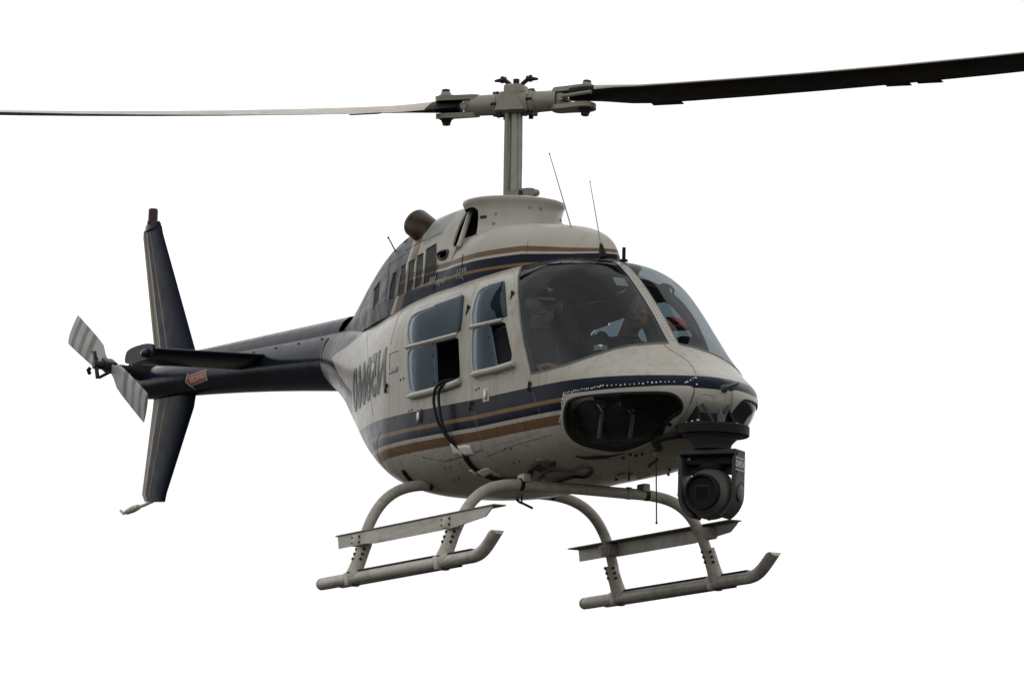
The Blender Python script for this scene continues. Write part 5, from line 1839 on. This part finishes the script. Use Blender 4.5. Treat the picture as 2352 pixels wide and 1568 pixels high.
def person(name, y, lean, face, mats, arms, headz=0.0, hx=0.0):
    """seated, continuous body; arms: per side (elbow, wrist, hand dir, hand up)"""
    R = empty(name, (.95, y, .08)); ro = Vector(R.location)
    g = G(); S = lambda *p: np.array(p, float) + np.array([0, y, 0])
    pel, chest, neck = S(.93, 0, .18), S(.91 + lean, 0, .52), S(.95 + lean, 0, .70)
    head = S(1.00 + lean + hx, 0, .80 + headz)
    g.tube([pel, S(.90 + lean * .5, 0, .34), chest, S(.915 + lean, 0, .63)], [.155, .150, .165, .12], 18); g.ball(pel, (.17, .185, .12))
    g.ball(chest, (.125, .19, .17)); g.ball(S(.91 + lean, 0, .635), (.10, .20, .075))
    g.tube([S(.915 + lean, 0, .64), neck, head - np.array([.015, 0, .05])], [.075, .056, .058], 14)
    for k in (-1, 1):
        hip = S(.95, k * .095, .16); knee = S(1.36, k * .15, .22); ank = S(1.62, k * .12, -.05)
        g.tube([hip, (hip + knee) / 2, knee, (knee + ank) / 2, ank], [.095, .082, .062, .055, .042], 14)
        g.tube([ank, ank + np.array([.06, 0, -.015]), ank + np.array([.17, 0, -.02])], [.045, .045, .032], 10)
        sh = S(.915 + lean, k * .195, .635); el, wr, hd, hu = arms[k]; el = np.array(el, float); wr = np.array(wr, float)
        g.ball(sh, .072); g.tube([sh, (sh + el) / 2, el, (el + wr) / 2, wr], [.066, .056, .046, .043, .029], 12)
        hand(g, wr, hd, hu, -k)
    # head with features along the face direction
    f = np.array(face, float); f /= np.linalg.norm(f); lft = np.cross((0, 0, 1), f); lft /= np.linalg.norm(lft); up = np.cross(f, lft)
    g.ball(head + up * .02, (.098, .077, .105), 22, 16, X=f, Y=lft, Z=up)
    g.ball(head - up * .055 + f * .030, (.066, .058, .062), 16, 12, X=f, Y=lft, Z=up)       # jaw
    g.ball(head - up * .088 + f * .062, (.022, .026, .02), 12, 8, X=f, Y=lft, Z=up)          # chin
    g.tube([head + up * .022 + f * .088, head - up * .004 + f * .105, head - up * .018 + f * .116], [.009, .012, .0145], 10)  # nose
    g.ball(head - up * .020 + f * .102, (.014, .019, .010), 10, 8, X=f, Y=lft, Z=up)
    g.ball(head + up * .034 + f * .082, (.018, .055, .012), 12, 8, X=f, Y=lft, Z=up)         # brow
    g.ball(head - up * .046 + f * .086, (.014, .027, .0075), 12, 8, X=f, Y=lft, Z=up)        # lips
    g.ball(head - up * .056 + f * .084, (.013, .024, .0075), 12, 8, X=f, Y=lft, Z=up)
    for k in (-1, 1):
        g.ball(head + lft * k * .038 - up * .012 + f * .068, (.022, .024, .022), 12, 8, X=f, Y=lft, Z=up)   # cheeks
        g.ball(head + lft * k * .078 + up * .0, (.022, .010, .032), 12, 8, X=f, Y=lft, Z=up)   # ears
    wrs = [np.array(arms[k][1]) for k in (-1, 1)]
    hds = [np.array(arms[k][2], float) / np.linalg.norm(arms[k][2]) for k in (-1, 1)]

    def fn(C):
        skin = (C[:, 2] > .70)
        for w_, h_ in zip(wrs, hds):
            skin |= (((C - w_) @ h_) > .0) & (np.linalg.norm(C - w_, axis=1) < .22)
        return skin.astype(int)
    o = remesh(g, "body", .0075, mats, fn, R); o.matrix_parent_inverse = Matrix.Translation(-ro)

    def add(gg, nm, m, par=None):
        o = gg.build(nm, m, R); o.matrix_parent_inverse = Matrix.Translation(-ro); return o
    for k in (-1, 1):
        e = head + lft * k * .031 + up * .014 + f * .083
        g = G(); g.ball(e, .0125, 12, 8); add(g, "eye", M_TAPE)
        g = G(); g.ball(e + f * .0075, .0068, 10, 6); add(g, "iris", M_BOLT)
    return R, ro, head, f, lft, up, add


PIL, ro, head, f, lft, up, add = person("person", -.30, .03, (1, -.12, -.06), [M_JACKET, M_SKIN],
    {-1: ((1.08, -.53, .36), (1.27, -.42, .43), (.85, .45, .05), (.1, -.3, .95)), 1: ((1.05, -.06, .33), (1.27, -.20, .40), (.8, -.5, .1), (0, .3, .95))}, .03, .03)
tag(PIL, "person in black cap and headset seated at the near front door", "person", "people in the front seats")
# cap with visor and badge
g = G(); g.ball(head + up * .062 - f * .004, (.106, .086, .082), 24, 16, X=f, Y=lft, Z=up)
g.V = [tuple(np.array(v) - up * min(0, (np.array(v) - head) @ up - .045)) for v in g.V]
add(g, "cap", M_CAP)
g = G(); g.prism(chaikin([(.06, -.075), (.13, -.066), (.175, -.03), (.18, 0), (.175, .03), (.13, .066), (.06, .075)], 2), head + up * .047, f - up * .22, lft, .006); add(g, "cap_visor", M_CAP)
for i, (a, b, w_, h_) in enumerate(((.006, .092, .03, .012), (-.012, .098, .02, .008), (.0, .081, .022, .006))):
    g = G(); g.box(head + f * .098 + up * b + lft * a, (.004, w_, h_), f - up * -.3, lft, up, bev=.0015); add(g, "cap_badge", M_TAPE)


def headset(add, head, f, lft, up, m):
    for k in (-1, 1):
        c = head + lft * k * .088 + up * .0
        g = G(); g.rev([(.030, -.02), (.040, -.014), (.043, .0), (.040, .016), (.030, .026), (.01, .03)], c, lft * k, 22, X=up); add(g, "ear_cup", m)
        g = G(); g.rev([(.012, .028), (.012, .034), (.008, .036)], c, lft * k, 12); add(g, "cup_screw", M_BOLT)
    P = [head + lft * math.sin(t) * .098 + up * (.03 + math.cos(t) * .125) for t in np.linspace(-1.45, 1.45, 16)]
    g = G(); g.tube(P, .008, 8); add(g, "headband", M_BLACK)
    g = G(); g.tube(cspline([head - lft * .09 - up * .02 + f * .01, head - lft * .085 - up * .05 + f * .06, head - lft * .04 - up * .058 + f * .10], 5), .004, 6); g.ball(head - lft * .03 - up * .058 + f * .106, (.010, .014, .009)); add(g, "microphone_boom", M_BLACK)


headset(add, head, f, lft, up, M_HEADSET)
CO, ro2, head, f, lft, up, add = person("person", .30, .04, (1, -.02, -.12), [M_JACKET2, M_SKIN],
    {-1: ((1.08, .07, .33), (1.30, .20, .30), (.9, .3, 0), (0, -.2, 1)), 1: ((1.10, .53, .34), (1.32, .40, .30), (.9, -.3, 0), (0, .2, 1))}, .05, .06)
tag(CO, "person in brown shirt and dark headset seated beyond the centre post", "person", "people in the front seats")
g = G(); g.ball(head + up * .036 - f * .014, (.100, .086, .098), 22, 16, X=f, Y=lft, Z=up)
g.V = [tuple(np.array(v) - f * max(0, (np.array(v) - head) @ f - .070 + max(0, .05 - (np.array(v) - head) @ up) * .8) - up * min(0, (np.array(v) - head) @ up + .02)) for v in g.V]
add(g, "hair", M_HAIR)
headset(add, head, f, lft, up, M_BLACK)
